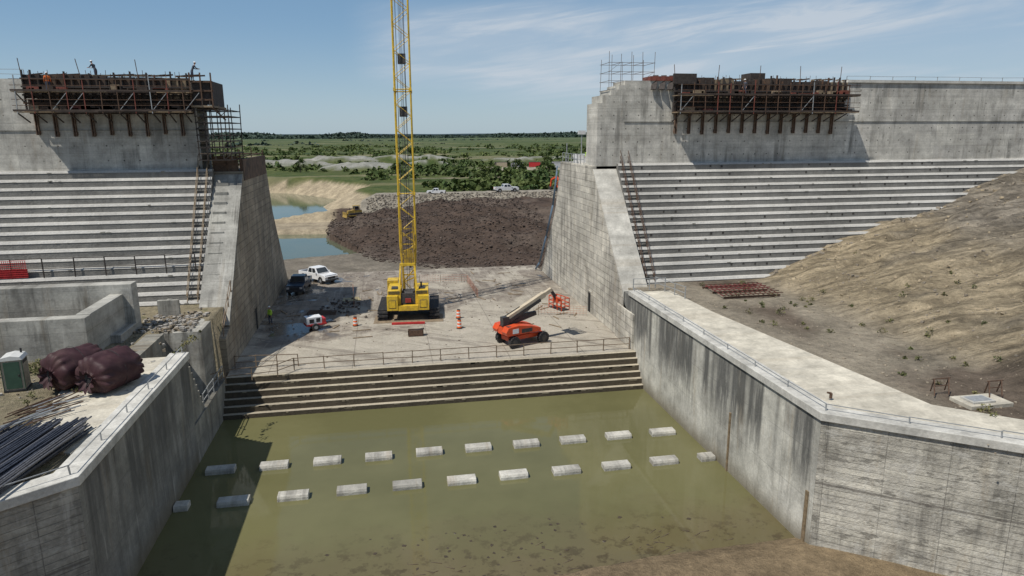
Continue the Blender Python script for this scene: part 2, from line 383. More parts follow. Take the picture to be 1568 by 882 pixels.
# ---------------------------------------------------------------- spillway deck and basin steps
def deck_mat():
    t=NT('spillway_deck_surface'); p=t.g.outputs['Position']; px,py,pz=t.sep(p)
    a=t.noise(p,.16,7,.65,.8); b_=t.noise(p,.7,8,.7); f=t.noise(p,6,6,.7)
    conc=t.mix(t.mr(b_,.35,.65,0,1),(.40,.36,.29),(.29,.26,.21))
    mud=t.mix(t.mr(b_,.35,.65,0,1),(.13,.105,.083),(.27,.235,.19))
    g=t.math('ADD',t.mr(py,52,72,-.14,.10),t.mr(px,6,-10,0,.12))
    m=t.mr(t.math('ADD',a,g),.50,.60,0,1)
    c=t.mix(m,conc,mud)
    tr=t.noise(t.comb(t.math('MULTIPLY',px,.9),t.math('MULTIPLY',py,.12),0.0),1.1,6,.7,.5)
    c=t.mix(t.mr(tr,.52,.60,0,.55),c,(.38,.34,.28))
    tr2=t.noise(t.comb(t.math('ADD',t.math('MULTIPLY',px,.5),t.math('MULTIPLY',py,.7)),t.math('MULTIPLY',py,.15),4.0),1.3,6,.7,.8)
    c=t.mix(t.mr(tr2,.55,.62,0,.55),c,(.12,.098,.078))
    c=t.mix(1,c,t.grey(t.mr(f,.3,.7,.78,1.22)),'MULTIPLY')
    fx=t.math('ABSOLUTE',t.math('SUBTRACT',t.math('FRACT',t.math('DIVIDE',px,6.0)),.5))
    c=t.mix(t.mr(fx,.004,.007,.5,0),c,(.09,.075,.06))
    wet=t.mr(t.math('ADD',a,t.math('ADD',t.mr(px,-3,-11,0,.14),t.math('MULTIPLY',t.noise(p,.45,3,.5),.3))),.77,.81,0,1)
    wet=t.math('MULTIPLY',wet,t.mr(py,56,60,0,1))
    c=t.mix(t.math('MULTIPLY',wet,.7),c,(.085,.07,.054))
    t.bump(t.math('MULTIPLY',t.math('ADD',b_,t.math('MULTIPLY',f,.4)),t.mr(wet,0,1,1,0)),.6,.08)
    return t.out(c,t.mr(wet,0,1,.92,.18),.4)
M_deck=deck_mat()
b=MB(); b.box(-11.85,19.1,49.7,87,-.5,0,0)
b.finish('spillway_deck',[M_deck])
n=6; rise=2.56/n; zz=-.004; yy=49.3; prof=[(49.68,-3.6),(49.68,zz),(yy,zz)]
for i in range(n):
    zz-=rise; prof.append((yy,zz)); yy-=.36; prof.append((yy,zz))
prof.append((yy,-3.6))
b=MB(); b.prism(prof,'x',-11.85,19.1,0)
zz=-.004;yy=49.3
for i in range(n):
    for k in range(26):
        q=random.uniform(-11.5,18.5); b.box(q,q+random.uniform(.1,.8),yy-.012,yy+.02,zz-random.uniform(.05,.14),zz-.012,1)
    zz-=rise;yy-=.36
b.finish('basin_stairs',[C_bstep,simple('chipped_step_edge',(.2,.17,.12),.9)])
b=MB()
for i in range(1500):
    xx=random.uniform(-11,18.6); yv=random.uniform(50,86)
    if random.random()>(.15+.85*(yv-50)/36)*(1.2-.03*(xx+11)): continue
    b.rock((xx,yv,.01),random.choice([.03,.05,.07,.1]),random.choice([0,0,1]))
b.finish('deck_rubble',[simple('mud_clods',(.15,.12,.09),.95,.4,3),simple('grey_stones',(.3,.28,.25),.9,.3,3)])
b=MB()
for i in range(40):
    xx=random.uniform(-10,18); yv=random.uniform(56,84); an=random.uniform(0,3.14); L=random.uniform(.6,2.0)
    b.beam((xx,yv,.04),(xx+L*math.cos(an),yv+L*math.sin(an),.04),.12,.05)
b.finish('scattered_planks',[wood])

# ---------------------------------------------------------------- baffle blocks
def baffle(x0,x1,yc):
    b=MB(); 
    prof=[(yc-.40,-3.5),(yc-.36,WZ+.16),(yc-.30,WZ+.30),(yc+.30,WZ+.30),(yc+.42,-3.5)]
    b.prism(prof,'x',x0,x1,0)
    return b
M_baf=concrete('baffle_concrete',base=(.44,.42,.37),along='x',tint=0,streak=.5,warm=.4,patch=.3,bump=.8)
for row,(xc,yc) in enumerate(((5.06,39.6),(3.56,35.7))):
    for k in range(-5,6):
        c=xc+3.08*k+random.uniform(-.05,.05)
        x0=max(c-.82,-11.8);x1=min(c+.82,19.05)
        if x1-x0<.4: continue
        baffle(x0,x1,yc+random.uniform(-.04,.04)).finish('baffle_block',[M_baf],bevel=.03)

# ---------------------------------------------------------------- wing walls (basin)
def fl(y,side):
    e=max(0,26-y)*1.33
    return (19.1+e) if side>0 else (-11.85-e)
b=MB()
b.prism([(19.1,26),(19.1,52.6),(19.95,52.6),(19.95,26.3)],'z',-3.6,4.2,0)
b.finish('basin_wing_wall',[C_wing])
b=MB(); b.prism([(19.1,25.99),(19.95,26.29),(fl(4,1)+1.4,4.3),(fl(4,1),4)],'z',-3.6,4.2,0)
b.finish('flared_retaining_wall',[C_flare])
b=MB(); b.prism([(18.98,25.9),(18.98,51.2),(20.0,51.2),(20.0,26.35),(fl(4,1)+1.5,4.3),(fl(4,1)-.16,4)],'z',4.205,4.6,0)
b.finish('wall_coping',[C_cope],bevel=.03)
b=MB(); b.box(18.95,21.4,49.9,54,-.5,2.9,0); b.finish('pier_footing',[C_pier])
b=MB()
b.prism([(-11.85,26),(-11.85,41),(-12.7,41),(-12.7,26.3)],'z',-3.6,4.2,0)
b.finish('basin_wing_wall',[concrete('wing_wall_shaded_concrete_left',base=(.215,.21,.19),along='y',pw=2.4,ph=2.4,tint=.05,streak=.7,colstain=.7,top=4.6,warm=.3)])  # darker copy of the wing concrete, shade put into its base colour
b=MB(); b.prism([(-11.85,25.99),(-12.7,26.29),(fl(4,-1)-1.4,4.3),(fl(4,-1),4)],'z',-3.6,4.2,0)
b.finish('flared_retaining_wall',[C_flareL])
b=MB(); b.prism([(-11.73,25.9),(-11.73,41.1),(-12.8,41.1),(-12.8,26.35),(fl(4,-1)-1.5,4.3),(fl(4,-1)+.16,4)],'z',4.205,4.6,0)
b.finish('wall_coping',[C_cope],bevel=.03)
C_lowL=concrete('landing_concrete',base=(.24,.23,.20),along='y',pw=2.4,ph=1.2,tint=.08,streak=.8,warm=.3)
b=MB(); b.box(-15.0,-11.85,41.01,49.4,-3.6,.0,0)
b.box(-15.6,-14.55,41.02,46,-3.0,4.45,0); b.box(-16.9,-12.4,46.4,50.4,-1,4.35,1)
for i in range(8): b.box(-12.75,-11.95,41.1+i*.32,41.42+i*.32,.0,.5*(8-i),0)
b.finish('landing_platform',[C_lowL,C_low])
b=MB(); b.box(19.03,19.098,33.95,34.1,-2.6,1.2,0); b.box(19.03,19.098,26.35,26.55,-2.6,.4,0)
b.finish('joint_cover_strip',[simple('rusty_joint',(.19,.14,.085),.8,.5,4)])

b=MB(); b.prism([(20.0,51),(22.5,51),(22.7,44),(24.8,26),(27.8,23.4),(46,9),(46,4.4),(20.02,26.35)],'z',4.0,4.5,0)
b.box(26.3,28.6,25.3,26.6,4.2,4.56,0)
b.finish('walkway_slab',[C_slab],bevel=.02)
b=MB(); b.prism([(-12.82,40.8),(-12.82,28.2),(-15.4,29.5),(-16.6,36.5),(-16.2,40.8)],'z',4.0,4.47,0)
b.finish('walkway_slab',[C_slab],bevel=.02)

# ---------------------------------------------------------------- piers
def pier(side):
    b=MB(); xi=19.1 if side>0 else -11.85; xo=xi+2.3*side
    prof=[(50.5,-1),(50.5,2.6),(52.2,3.1),(62,13.6),(62,14.0),(74,14.0),(76,9),(84,-1)]
    b.prism(prof,'x',min(xi,xo),max(xi,xo),0)
    dx=xi-.03*side
    b.box(min(dx,xi),max(dx,xi),61.6,62.5,0,1.9,1)
    b.box(min(xi-.07*side,xi),max(xi-.07*side,xi),61.45,61.6,0,2.05,0); b.box(min(xi-.07*side,xi),max(xi-.07*side,xi),62.5,62.65,0,2.05,0)
    b.box(min(xi-.07*side,xi),max(xi-.07*side,xi),61.45,62.65,2.05,2.15,0)
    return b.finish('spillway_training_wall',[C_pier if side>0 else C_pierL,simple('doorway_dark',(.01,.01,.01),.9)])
pier(1);pier(-1)
for side in (1,-1):
    b=MB(); xi=19.1 if side>0 else -11.85; x0=xi+.02*side; x1=xi+2.28*side
    prof=[(52.2,3.11),(62,13.61),(62,13.75),(52.0,3.2)]
    b.prism(prof,'x',min(x0,x1),max(x0,x1),0)
    if side<0:
        for i in range(14):
            q=i/14; yy=52.4+q*9.4; zz=3.3+q*10.3
            b.box(-13.9,-12.9,yy,yy+.5,zz-.2,zz+.25,0)
    b.finish('training_wall_cap',[C_cap if side>0 else C_low])

# ---------------------------------------------------------------- stepped spillways and dam walls
NS=16; RI=.64; TR=.48; Y0=54.3; Z0=4.0
def stepped(x0,x1,dots):
    b=MB(); prof=[(66,2),(Y0,2),(Y0,Z0)]
    yv,zv=Y0,Z0
    for i in range(NS):
        prof.append((yv,zv+.44)); prof.append((yv-.03,zv+.445)); prof.append((yv+.10,zv+RI)); zv+=RI; yv+=TR; prof.append((yv,zv))  # sloped lip shaped to catch the sun and widen the bright band
    prof.append((66,zv))
    b.prism(prof,'x',x0,x1,0)
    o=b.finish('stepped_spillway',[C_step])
    d=MB(); yv=Y0
    for i in range(NS):
        zc=Z0+RI*i+.28
        xx=x0+.6+(.55 if i%2 else 0)
        while xx<x1-.3 and abs(xx)<60:
            if random.random()<dots:
                w=random.uniform(.06,.11); jz=random.uniform(-.06,.06)
                d.box(xx-w,xx+w,yv-.02,yv+.05,zc+jz-.09,zc+jz+.09,0)
            xx+=1.15
        for k in range(10):
            q=random.uniform(x0,x1); L=random.uniform(.1,.4)
            if abs(q)<60: d.box(q,min(q+L,x1),yv-.04,yv+.07,Z0+RI*i+.43,Z0+RI*i+random.uniform(.46,.55),1)
        yv+=TR
    d.finish('form_tie_pockets',[simple('tie_pocket_dark',(.05,.045,.04),.9),simple('spalled_edge',(.24,.23,.2),.9)],parent=o)
    return o
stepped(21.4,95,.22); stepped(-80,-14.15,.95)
zt=Z0+NS*RI
b=MB()
b.box(22.0,110,62.0,65.4,zt-.2,21.7,0)
b.prism([(19.45,62.0),(22.0,62.0),(22.0,65.4),(19.45,65.4)],'z',12.5,19.7,0)
b.box(19.9,22.0,62.0,65.4,19.7,20.4,0); b.box(20.7,22.0,62.0,65.4,20.4,20.9,0); b.box(21.4,22.0,62.0,65.4,20.9,21.3,0)
b.finish('dam_wall',[C_dam])
b=MB(); b.box(44.6,110,61.85,65.5,21.7,21.95,0); b.finish('crest_coping',[C_cope])
b=MB(); b.box(-95,-15.0,62.0,65.4,zt-.2,21.4,0); b.finish('dam_wall',[C_dam])
b=MB(); b.box(22.0,110,61.93,62.0,18.0,18.08,0); b.box(-95,-15,61.93,62.0,17.4,17.48,0); b.finish('lift_joint_ledge',[C_low])
b=MB(); b.box(-60,-16.6,47.4,48.4,3.5,7.55,0); b.box(-17.4,-16.6,44.6,47.4,3.5,4.9,0)
b.finish('retaining_wall',[C_low],bevel=.03)
b=MB(); b.box(-60,-17.2,41.5,42.3,3.5,6.85,0); b.box(-18.0,-17.2,42.3,47.4,3.5,6.9,0)
b.finish('retaining_wall',[C_low],bevel=.03)

# ---------------------------------------------------------------- railings
def railing(name,pts,h=.95,sp=2.2,mat=rust,nr=2,r=.03,parent=None):
    b=MB()
    for a,c in zip(pts[:-1],pts[1:]):
        a=Vector(a);c=Vector(c); L=(c-a).length; n=max(1,round(L/sp))
        for i in range(n+1):
            p=a.lerp(c,i/n); t=Vector((random.uniform(-.03,.03),random.uniform(-.03,.03),h+random.uniform(-.02,.05)))
            b.beam(p,p+t,r*2.2,r*2.2,0)
        for k in range(nr):
            zz=h*(1-k*.5)
            for i in range(n):
                p=a.lerp(c,i/n)+Vector((0,0,zz+random.uniform(-.03,.03)));q=a.lerp(c,(i+1)/n)+Vector((0,0,zz+random.uniform(-.03,.03)))
                b.beam(p,q,r*1.6,r*1.6,0)
    return b.finish(name,[mat],parent)
rail_m=simple('brown_rail',(.17,.125,.085),.8,.3,5)
railing('safety_railing',[(-7.2,50.1,0),(18.8,50.1,0)],mat=rail_m)
railing('safety_railing',[(-7.2,50.1,0),(-8.2,48.9,.0),(-11.6,48.2,.0),(-14.2,46.2,.0)],mat=rail_m,sp=1.4)
railing('safety_railing',[(-7.0,51.0,0),(-11.6,51.4,.0)],mat=rail_m,sp=1.4)
railing('safety_railing',[(-12.0,49.2,.0),(-12.0,43.8,.0)],mat=galv,sp=1.5)
railing('safety_railing',[(-11.95,50.4,2.8),(-11.95,54,5.2)],mat=rail_m,sp=1.5)
railing('wall_top_railing',[(19.35,50.8,4.6),(19.35,26.1,4.6),(fl(10,1)+.3,10.2,4.6)],h=.30,sp=3.2,mat=galv,nr=1,r=.022)
railing('wall_top_railing',[(-12.1,41,4.6),(-12.1,26.1,4.6),(fl(12,-1)-.3,12.2,4.6)],h=.35,sp=2.8,mat=galv,nr=1,r=.022)
railing('safety_railing',[(19.4,51.2,4.6),(22.2,51.4,4.5)],mat=galv,sp=1.3)
railing('safety_railing',[(21.6,52,4.5),(22.4,48,4.5)],mat=galv,sp=1.6)
railing('crest_railing',[(44.6,62.1,21.95),(95,62.1,21.95)],h=.35,sp=2.5,mat=galv,nr=1,r=.02)
railing('crest_railing',[(-60,62.1,21.4),(-27.5,62.1,21.4)],h=.7,sp=1.8,mat=galv,nr=2,r=.02)
pz=Z0+RI*4; py=Y0+TR*4-.25
railing('step_barrier_railing',[(-60,py,pz),(-14.8,py,pz)],h=1.45,sp=2.2,mat=rustd,nr=2,r=.032)
b=MB()
for i in range(26): b.beam((-30.2+i*.14,py-.06,pz+.1),(-30.2+i*.14,py-.06,pz+1.4),.03,.02,0)
for i in range(9): b.beam((-30.2,py-.09,pz+.1+i*.16),(-26.6,py-.09,pz+.1+i*.16),.05,.02,0)
b.box(-30.2,-26.6,py-.04,py-.02,pz+.12,pz+.75,0)
b.finish('red_safety_barrier',[simple('red_mesh',(.50,.05,.05),.7,.3,3)])
def slope_pt(k,x,dz=0): return (x,Y0+TR*k,Z0+RI*k+dz)
for xx,nm in ((21.75,'access_stair'),(-14.5,'access_stair')):
    b=MB(); s_=(1 if xx>0 else -1)
    for off in (0,.75):
        q=xx+off*s_
        for dz in (.55,1.05): b.beam(slope_pt(0,q,dz),slope_pt(16.3,q,dz+.1),.04,.04,0)
        b.beam(slope_pt(0,q,.12),slope_pt(16.3,q,.15),.05,.14,1)
        for k in range(0,17,2): b.beam(slope_pt(k+.5,q,.1),slope_pt(k+.5,q,1.2),.045,.045,0)
    for k in range(0,48): b.beam((xx,Y0+TR*k/3,Z0+RI*k/3+.22),(xx+.75*s_,Y0+TR*k/3,Z0+RI*k/3+.22),.2,.035,2)
    b.finish(nm,[rust if xx>0 else wood,rustd,C_low])

# ---------------------------------------------------------------- formwork scaffolds
def formwork(x0,x1,z0,z1,zh,name,right):
    root=empty(name)
    b=MB()
    nP=int((x1-x0)/1.8)
    for i in range(nP):
        a=x0+(x1-x0)*i/nP; c=x0+(x1-x0)*(i+1)/nP
        j=random.uniform(-.25,.10)
        b.box(a+.03,c-.03,61.55,61.7,z0+1.3,z1+j,random.choice([0,0,2,4,4]))
        b.box(a+.03,c-.03,61.72,61.9,z0+.1,z0+1.25,random.choice([1,1,4]))
    x=x0
    while x<=x1:
        b.beam((x,61.45,z0+.2),(x,61.45,z1+random.uniform(-.2,.35)),.10,.16,1 if random.random()<.75 else 3)
        x+=.6
    for zz in np.arange(z0+.3,z1,.62): b.beam((x0-.1,61.3,zz),(x1+.1,61.3,zz),.12,.12,random.choice([1,1,3]))
    for zz in (z0+.25,z0+1.75):
        x=x0-.3
        while x<x1+.2:
            xe=min(x+random.uniform(2.2,3.8),x1+.3)
            b.box(x,xe-.04,59.9+random.uniform(0,.15),61.2,zz-.06,zz+random.uniform(-.01,.03),2 if random.random()<.5 else 4); x=xe
        for hz in (.45,.9): b.beam((x0-.3,59.95,zz+hz),(x1+.3,59.95,zz+hz+random.uniform(-.05,.05)),.04,.04,3)
        b.beam((x0-.3,59.93,zz+.08),(x1+.3,59.93,zz+.08),.04,.14,4)
    x=x0
    while x<=x1+.01:
        b.beam((x,59.95,z0+.1),(x+random.uniform(-.06,.06),59.95,z0+random.uniform(2.5,3.1)),.06,.06,random.choice([3,5,6]))
        b.beam((x,60.0,z0+.1),(x,61.7,z0-.55),.08,.08,1)
        b.beam((x,59.95,z0+1.7),(x,61.4,z0+.9),.07,.07,1)
        if random.random()<.4: b.beam((x,59.97,z0+.3),(x+1.2,59.97,z0+1.7),.04,.04,6)
        x+=1.2
    for i in range(40):
        xx=random.uniform(x0,x1-1); zz=random.choice((z0+.3,z0+1.8)); w=random.uniform(.2,1.2); hh=random.uniform(.1,.5)
        b.box(xx,xx+w,60.3,60.3+random.uniform(.2,.6),zz,zz+hh,random.choice([0,1,2,4,5]))
    b.finish('panels_and_platforms',[ply,rustd,wood,rust,simple(name+'_ply2',(.055,.04,.032),.85,.5,2),redrust,galv],parent=root)
    b=MB(); x=x0+.4;
    while x<=x1:
        zb=zh+random.uniform(-.1,.1)
        b.box(x-.11,x-.05,61.7,61.96,zb,z0+.6,0); b.box(x+.05,x+.11,61.7,61.96,zb,z0+.6,0)
        b.box(x-.15,x+.15,61.86,61.97,zb+.1,zb+.35,0)
        x+=1.35
    b.finish('soldier_beams',[simple(name+'_soldier',(.13,.085,.06),.8,.5,4)],parent=root)
    b=MB(); x=x0
    while x<=x1:
        if random.random()<.75: b.cyl((x,62.6,z1-.2),(x+random.uniform(-.05,.05),62.6,z1+random.uniform(.1,.5)),.02,4,0)
        x+=.35
    for q in np.arange(x0,x1,4.2): b.cyl((q,61.4,z1-.3),(q+random.uniform(-.3,.1),61.4,z1+1.2),.03,5,0)
    for i in range(30):
        xx=random.uniform(x0,x1); b.beam((xx,62.4,z1+.02),(xx+random.uniform(.4,1.5),63,z1+random.uniform(.05,.2)),.12,.12,random.choice([0,1]))
    b.finish('rebar_and_clutter',[rust,wood],parent=root)
    return root
formwork(26.6,44.4,18.6,21.9,16.9,'formwork_scaffold',True)
formwork(-27.4,-15.2,18.6,21.7,17.0,'formwork_scaffold',False)
def cage(x0,x1,y0,y1,z0,z1,sx,sz,name,mat,planks=True,r=.05):
    b=MB()
    xs=np.linspace(x0,x1,max(2,int((x1-x0)/sx)+1)); zs=np.arange(z0,z1+.01,sz)
    for xx in xs:
        for yy in (y0,y1): b.beam((xx,yy,z0),(xx+random.uniform(-.08,.08),yy,z1+random.uniform(0,.7)),r,r,0)
    for zz in zs:
        for yy in (y0,y1): b.beam((x0-.1,yy,zz),(x1+.1,yy,zz),r,r,0)
        for xx in xs: b.beam((xx,y0,zz),(xx,y1,zz),r,r,0)
    for i in range(len(xs)-1):
        for zz in zs[:-1]:
            if random.random()<.4: b.beam((xs[i],y0,zz),(xs[i+1],y0,zz+sz),r*.7,r*.7,0)
    if planks:
        for zz in zs[1::2]: b.box(x0,x1,y0,y1,zz,zz+.05,1)
    return b.finish(name,[mat,wood])
cage(20.6,24.9,62.4,65.0,20.9,23.6,.9,.8,'rebar_scaffold_cage',simple('grey_rebar',(.16,.135,.12),.7),False,.035)
cage(-14.8,-12.3,60.6,65.2,15.0,19.2,.6,.5,'scaffold_tower',rustd,True,.07)
cage(-14.2,-12.0,62.2,73.6,14.0,15.4,.8,.6,'pier_top_formwork',rust,False,.08)
b=MB()
b.box(-15.0,-13.4,60.4,65.6,19.2,19.35,0); b.box(-15.0,-14.9,61,65.4,19.35,21.3,1); b.box(-13.6,-13.5,61,65.4,19.35,21.3,1)
b.box(-14.9,-13.6,60.9,61.0,19.4,21.3,1); b.box(-12.1,-11.8,62.3,73.7,13.2,15.0,2);b.box(-14.2,-12.2,62.2,62.35,13.8,15.2,2)
for zz in (19.8,20.5,21.2): b.beam((-15.1,60.8,zz),(-13.3,60.8,zz),.12,.12,3)
for xx in (-15,-14.2,-13.4): b.beam((xx,60.7,19.2),(xx,60.7,21.9),.1,.1,3)
b.beam((-13.4,60.4,19.2),(-12.6,61,18.2),.1,.1,3)
b.finish('end_formwork_box',[wood,rustd,ply,rust])
b=MB()
for xx in (24.6,25.4,26.2): b.beam((xx,61.6,20.9),(xx+.5,62.4,22.2),.5,.1,1)
b.box(24.4,26.6,61.9,64,21.7,22.1,0); b.box(34.5,36,62.2,64,21.7,22.5,1); b.box(26.4,28.6,61.2,61.5,21.4,22.3,1)
b.finish('stacked_form_panels',[redrust,rustd])
b=MB()
b.cyl((20.3,70,14),(20.3,70,17.2),.06,6,0); b.box(19.9,20.7,69.9,70.1,16.9,17.3,1); b.box(19.6,21.0,69.4,70.6,14,14.9,1)
b.cyl((19.4,72.5,14),(19.4,72.5,16),.05,6,0)
b.finish('light_tower',[galv,whitep])
railing('safety_railing',[(19.3,65.6,14),(19.3,73.8,14)],mat=galv,sp=1.2)
for k in range(2):
    b=MB(); pts=[(18.9-.1*k,74.6,13.5-k*.6),(18.85,76.5,9.0),(18.8,79.5,5.0),(18.7,82.6,1.2),(18.5,84.0,.1)]
    for a,c in zip(pts[:-1],pts[1:]): b.cyl((a[0],a[1]-k*.35,a[2]),(c[0],c[1]-k*.35,c[2]),.07,6,0)
    b.finish('drain_hose',[hose],smooth=True)

# ---------------------------------------------------------------- crawler crane
def crawler_crane(loc,rot,s=.94):
    root=empty('crawler_crane',loc,rot,s)
    b=MB()
    for sx in (-1,1):
        xa,xb=sx*2.05,sx*3.05; x0,x1=min(xa,xb),max(xa,xb)
        prof=[]
        for k in range(9): 
            an=-math.pi/2-math.pi*k/8; prof.append((-2.6+.5*math.cos(an),.52+.5*math.sin(an)))
        for k in range(9):
            an=math.pi/2-math.pi*k/8; prof.append((2.6+.5*math.cos(an),.52+.5*math.sin(an)))
        b.prism(prof,'x',x0+.1,x1-.1,0)
        for k in range(20):
            yy=-2.6+5.2*k/19
            b.box(x0,x1,yy-.1,yy+.1,0,.08,0); b.box(x0,x1,yy-.1,yy+.1,1.0,1.08,0)
        for s2 in (-1,1):
            for k in range(5):
                an=-math.pi/2+math.pi*(k+.5)/5; c=(s2*(2.6+.52*math.cos(an)),.52+.52*math.sin(an))
                b.box(x0,x1,c[0]-.09,c[0]+.09,c[1]-.09,c[1]+.09,0)
        for k in range(7): b.cyl((x0+.02,-2.1+.7*k,.3),(x1-.02,-2.1+.7*k,.3),.2,10,1)
    b.box(-2,2,-.9,.9,.45,1.05,1); b.cyl((0,0,1.0),(0,0,1.35),1.1,20,1)
    b.finish('crawler_tracks',[blackm,darkmetal],parent=root)
    b=MB()
    b.box(-1.9,1.9,-3.0,2.4,1.35,1.55,1)
    b.box(-2.0,-.72,-2.9,.8,1.56,3.0,0); b.box(.72,2.0,-2.9,.6,1.56,3.0,0)
    b.box(-2.05,-1.0,-3.55,-2.92,1.15,2.6,0); b.box(1.0,2.05,-3.55,-2.92,1.15,2.6,0); b.box(-.98,.98,-3.5,-2.95,1.1,1.6,0)
    for sx in (-1,1):
        for k in range(5): b.box(sx*1.36-.55,sx*1.36+.55,-2.93,-2.9,2.66+.07*k,2.69+.07*k,1)
        b.box(sx*1.52-.35,sx*1.52+.35,-3.57,-3.55,1.4,2.2,1); b.box(sx*1.52-.31,sx*1.52+.31,-3.59,-3.57,1.45,2.15,0)
        b.box(sx*2.0-.015,sx*2.0+.015,-2.4,-.9,1.8,2.8,1)
        b.box(sx*1.35-.3,sx*1.35+.3,-2.2,-1.2,3.0,3.12,1)
    b.finish('upper_body',[yellow,darkmetal],parent=root,bevel=.04)
    b=MB()
    for yy,rr in ((-1.9,.42),(-.7,.48),(.5,.4)): b.cyl((-.66,yy,2.05),(.66,yy,2.05),rr,14,0)
    b.box(-.7,.7,-2.8,-2.6,1.6,2.7,0); b.box(-.28,.28,-3.0,-2.6,1.8,2.2,1)
    b.cyl((1.3,-1.6,3.0),(1.3,-1.6,3.6),.09,8,0)
    b.finish('winch_drums',[darkmetal,simple('drum_paint',(.25,.03,.025),.6)],parent=root)
    b=MB(); b.prism([(.9,1.3),(2.75,1.3),(2.85,2.1),(2.5,3.25),(.9,3.25)],'x',-2.25,-1.15,0)
    b.box(-2.27,-2.25,1.1,2.4,2.1,3.05,1); b.box(-1.15,-1.13,1.1,2.4,2.1,3.05,1); b.box(-2.1,-1.3,.88,.9,2.2,3.0,1)
    b.prism([(2.80,2.15),(2.87,2.15),(2.55,3.15),(2.48,3.15)],'x',-2.15,-1.25,1)
    b.finish('operator_cab',[yellow,glass],parent=root)
    b=MB()
    for sx in (-.85,.85):
        b.beam((sx,-2.6,3.0),(sx*.8,-1.6,5.4),.16,.16,0); b.beam((sx,1.0,1.6),(sx*.8,-1.6,5.4),.13,.13,0)
    b.beam((-.75,-1.6,5.4),(.75,-1.6,5.4),.25,.25,0)
    b.finish('gantry',[yellow],parent=root)
    lean=math.radians(4.5); L=48
    bm=MB(); bm.M=Matrix.Translation((0,1.9,1.7))@Matrix.Rotation(-lean,4,'X')
    W=.80
    def w(z):
        if z<5: return .48+(W-.48)*z/5
        if z>L-5: return W-(W-.3)*(z-L+5)/5
        return W
    zs=np.arange(0,L+.01,1.3)
    for sx in (-1,1):
        for sy in (-1,1):
            for a,c in zip(zs[:-1],zs[1:]): bm.cyl((sx*w(a),sy*w(a),a),(sx*w(c),sy*w(c),c),.075,6,0)
    for i,(a,c) in enumerate(zip(zs[:-1],zs[1:])):
        s_=1 if i%2 else -1
        for sy in (-1,1):
            bm.cyl((-s_*w(a),sy*w(a),a),(s_*w(c),sy*w(c),c),.034,5,0)
            bm.cyl((sy*w(a),-s_*w(a),a),(sy*w(c),s_*w(c),c),.034,5,0)
        if i%8==0:
            for k in range(4):
                P=[(-1,-1),(1,-1),(1,1),(-1,1)]; p=P[k];q=P[(k+1)%4]
                bm.cyl((p[0]*w(a),p[1]*w(a),a),(q[0]*w(a),q[1]*w(a),a),.06,5,0)
            for p in [(-1,-1),(1,-1),(1,1),(-1,1)]: bm.box(p[0]*w(a)-.12,p[0]*w(a)+.12,p[1]*w(a)-.12,p[1]*w(a)+.12,a-.16,a+.16,0)
        if i in (14,18): bm.box(-.4,.4,-.15,.15,a,a+1.0,1)
    bm.finish('lattice_boom',[yellow,darkmetal],parent=root)
    b=MB(); top=bm.M@Vector((0,0,L))
    for sx in (-.4,.4): b.cyl((sx,-1.6,5.4),(top.x+sx,top.y-.3,top.z),.03,4,0)
    for sx in (-.12,.12): b.cyl((sx,0,2.1),(top.x+sx,top.y-.6,top.z-.5),.02,4,0); 
    for sx in (-.15,.15): b.cyl((top.x+sx,top.y+.9,top.z),(top.x+sx,top.y+.9,5.2),.025,4,0)
    b.box(-.3,.3,top.y+.75,top.y+1.05,4.0,5.2,1); b.cyl((0,top.y+.9,3.5),(0,top.y+.9,4.0),.12,8,0)
    for sx in (-.62,.62): b.beam((sx,1.15,1.6),(sx,1.25,9.5),.14,.2,1)
    for k in range(9): b.beam((-.62,1.17+.01*k,2.2+.8*k),(.62,1.17+.01*k,2.2+.8*k+(.5 if k%2 else 0)),.09,.12,1)
    b.box(-.45,.45,1.1,1.3,5.0,6.4,1)
    b.finish('pendants_hook_and_backstop',[darkmetal,simple('dull_yellow',(.42,.27,.03),.6,.3,3,dirt=(.08,.06,.04),dirtamt=.6)],parent=root)
    b=MB()
    for k in range(6): b.box(-3.4,3.4,-3.9+.5*k,-3.45+.5*k,.0,.05,0)
    b.box(-1.6,1.6,-4.6,-4.35,.02,.2,1)
    b.finish('timber_mats',[wood,redm],parent=root)
crawler_crane((1.85,65.3,.0),math.radians(-4))

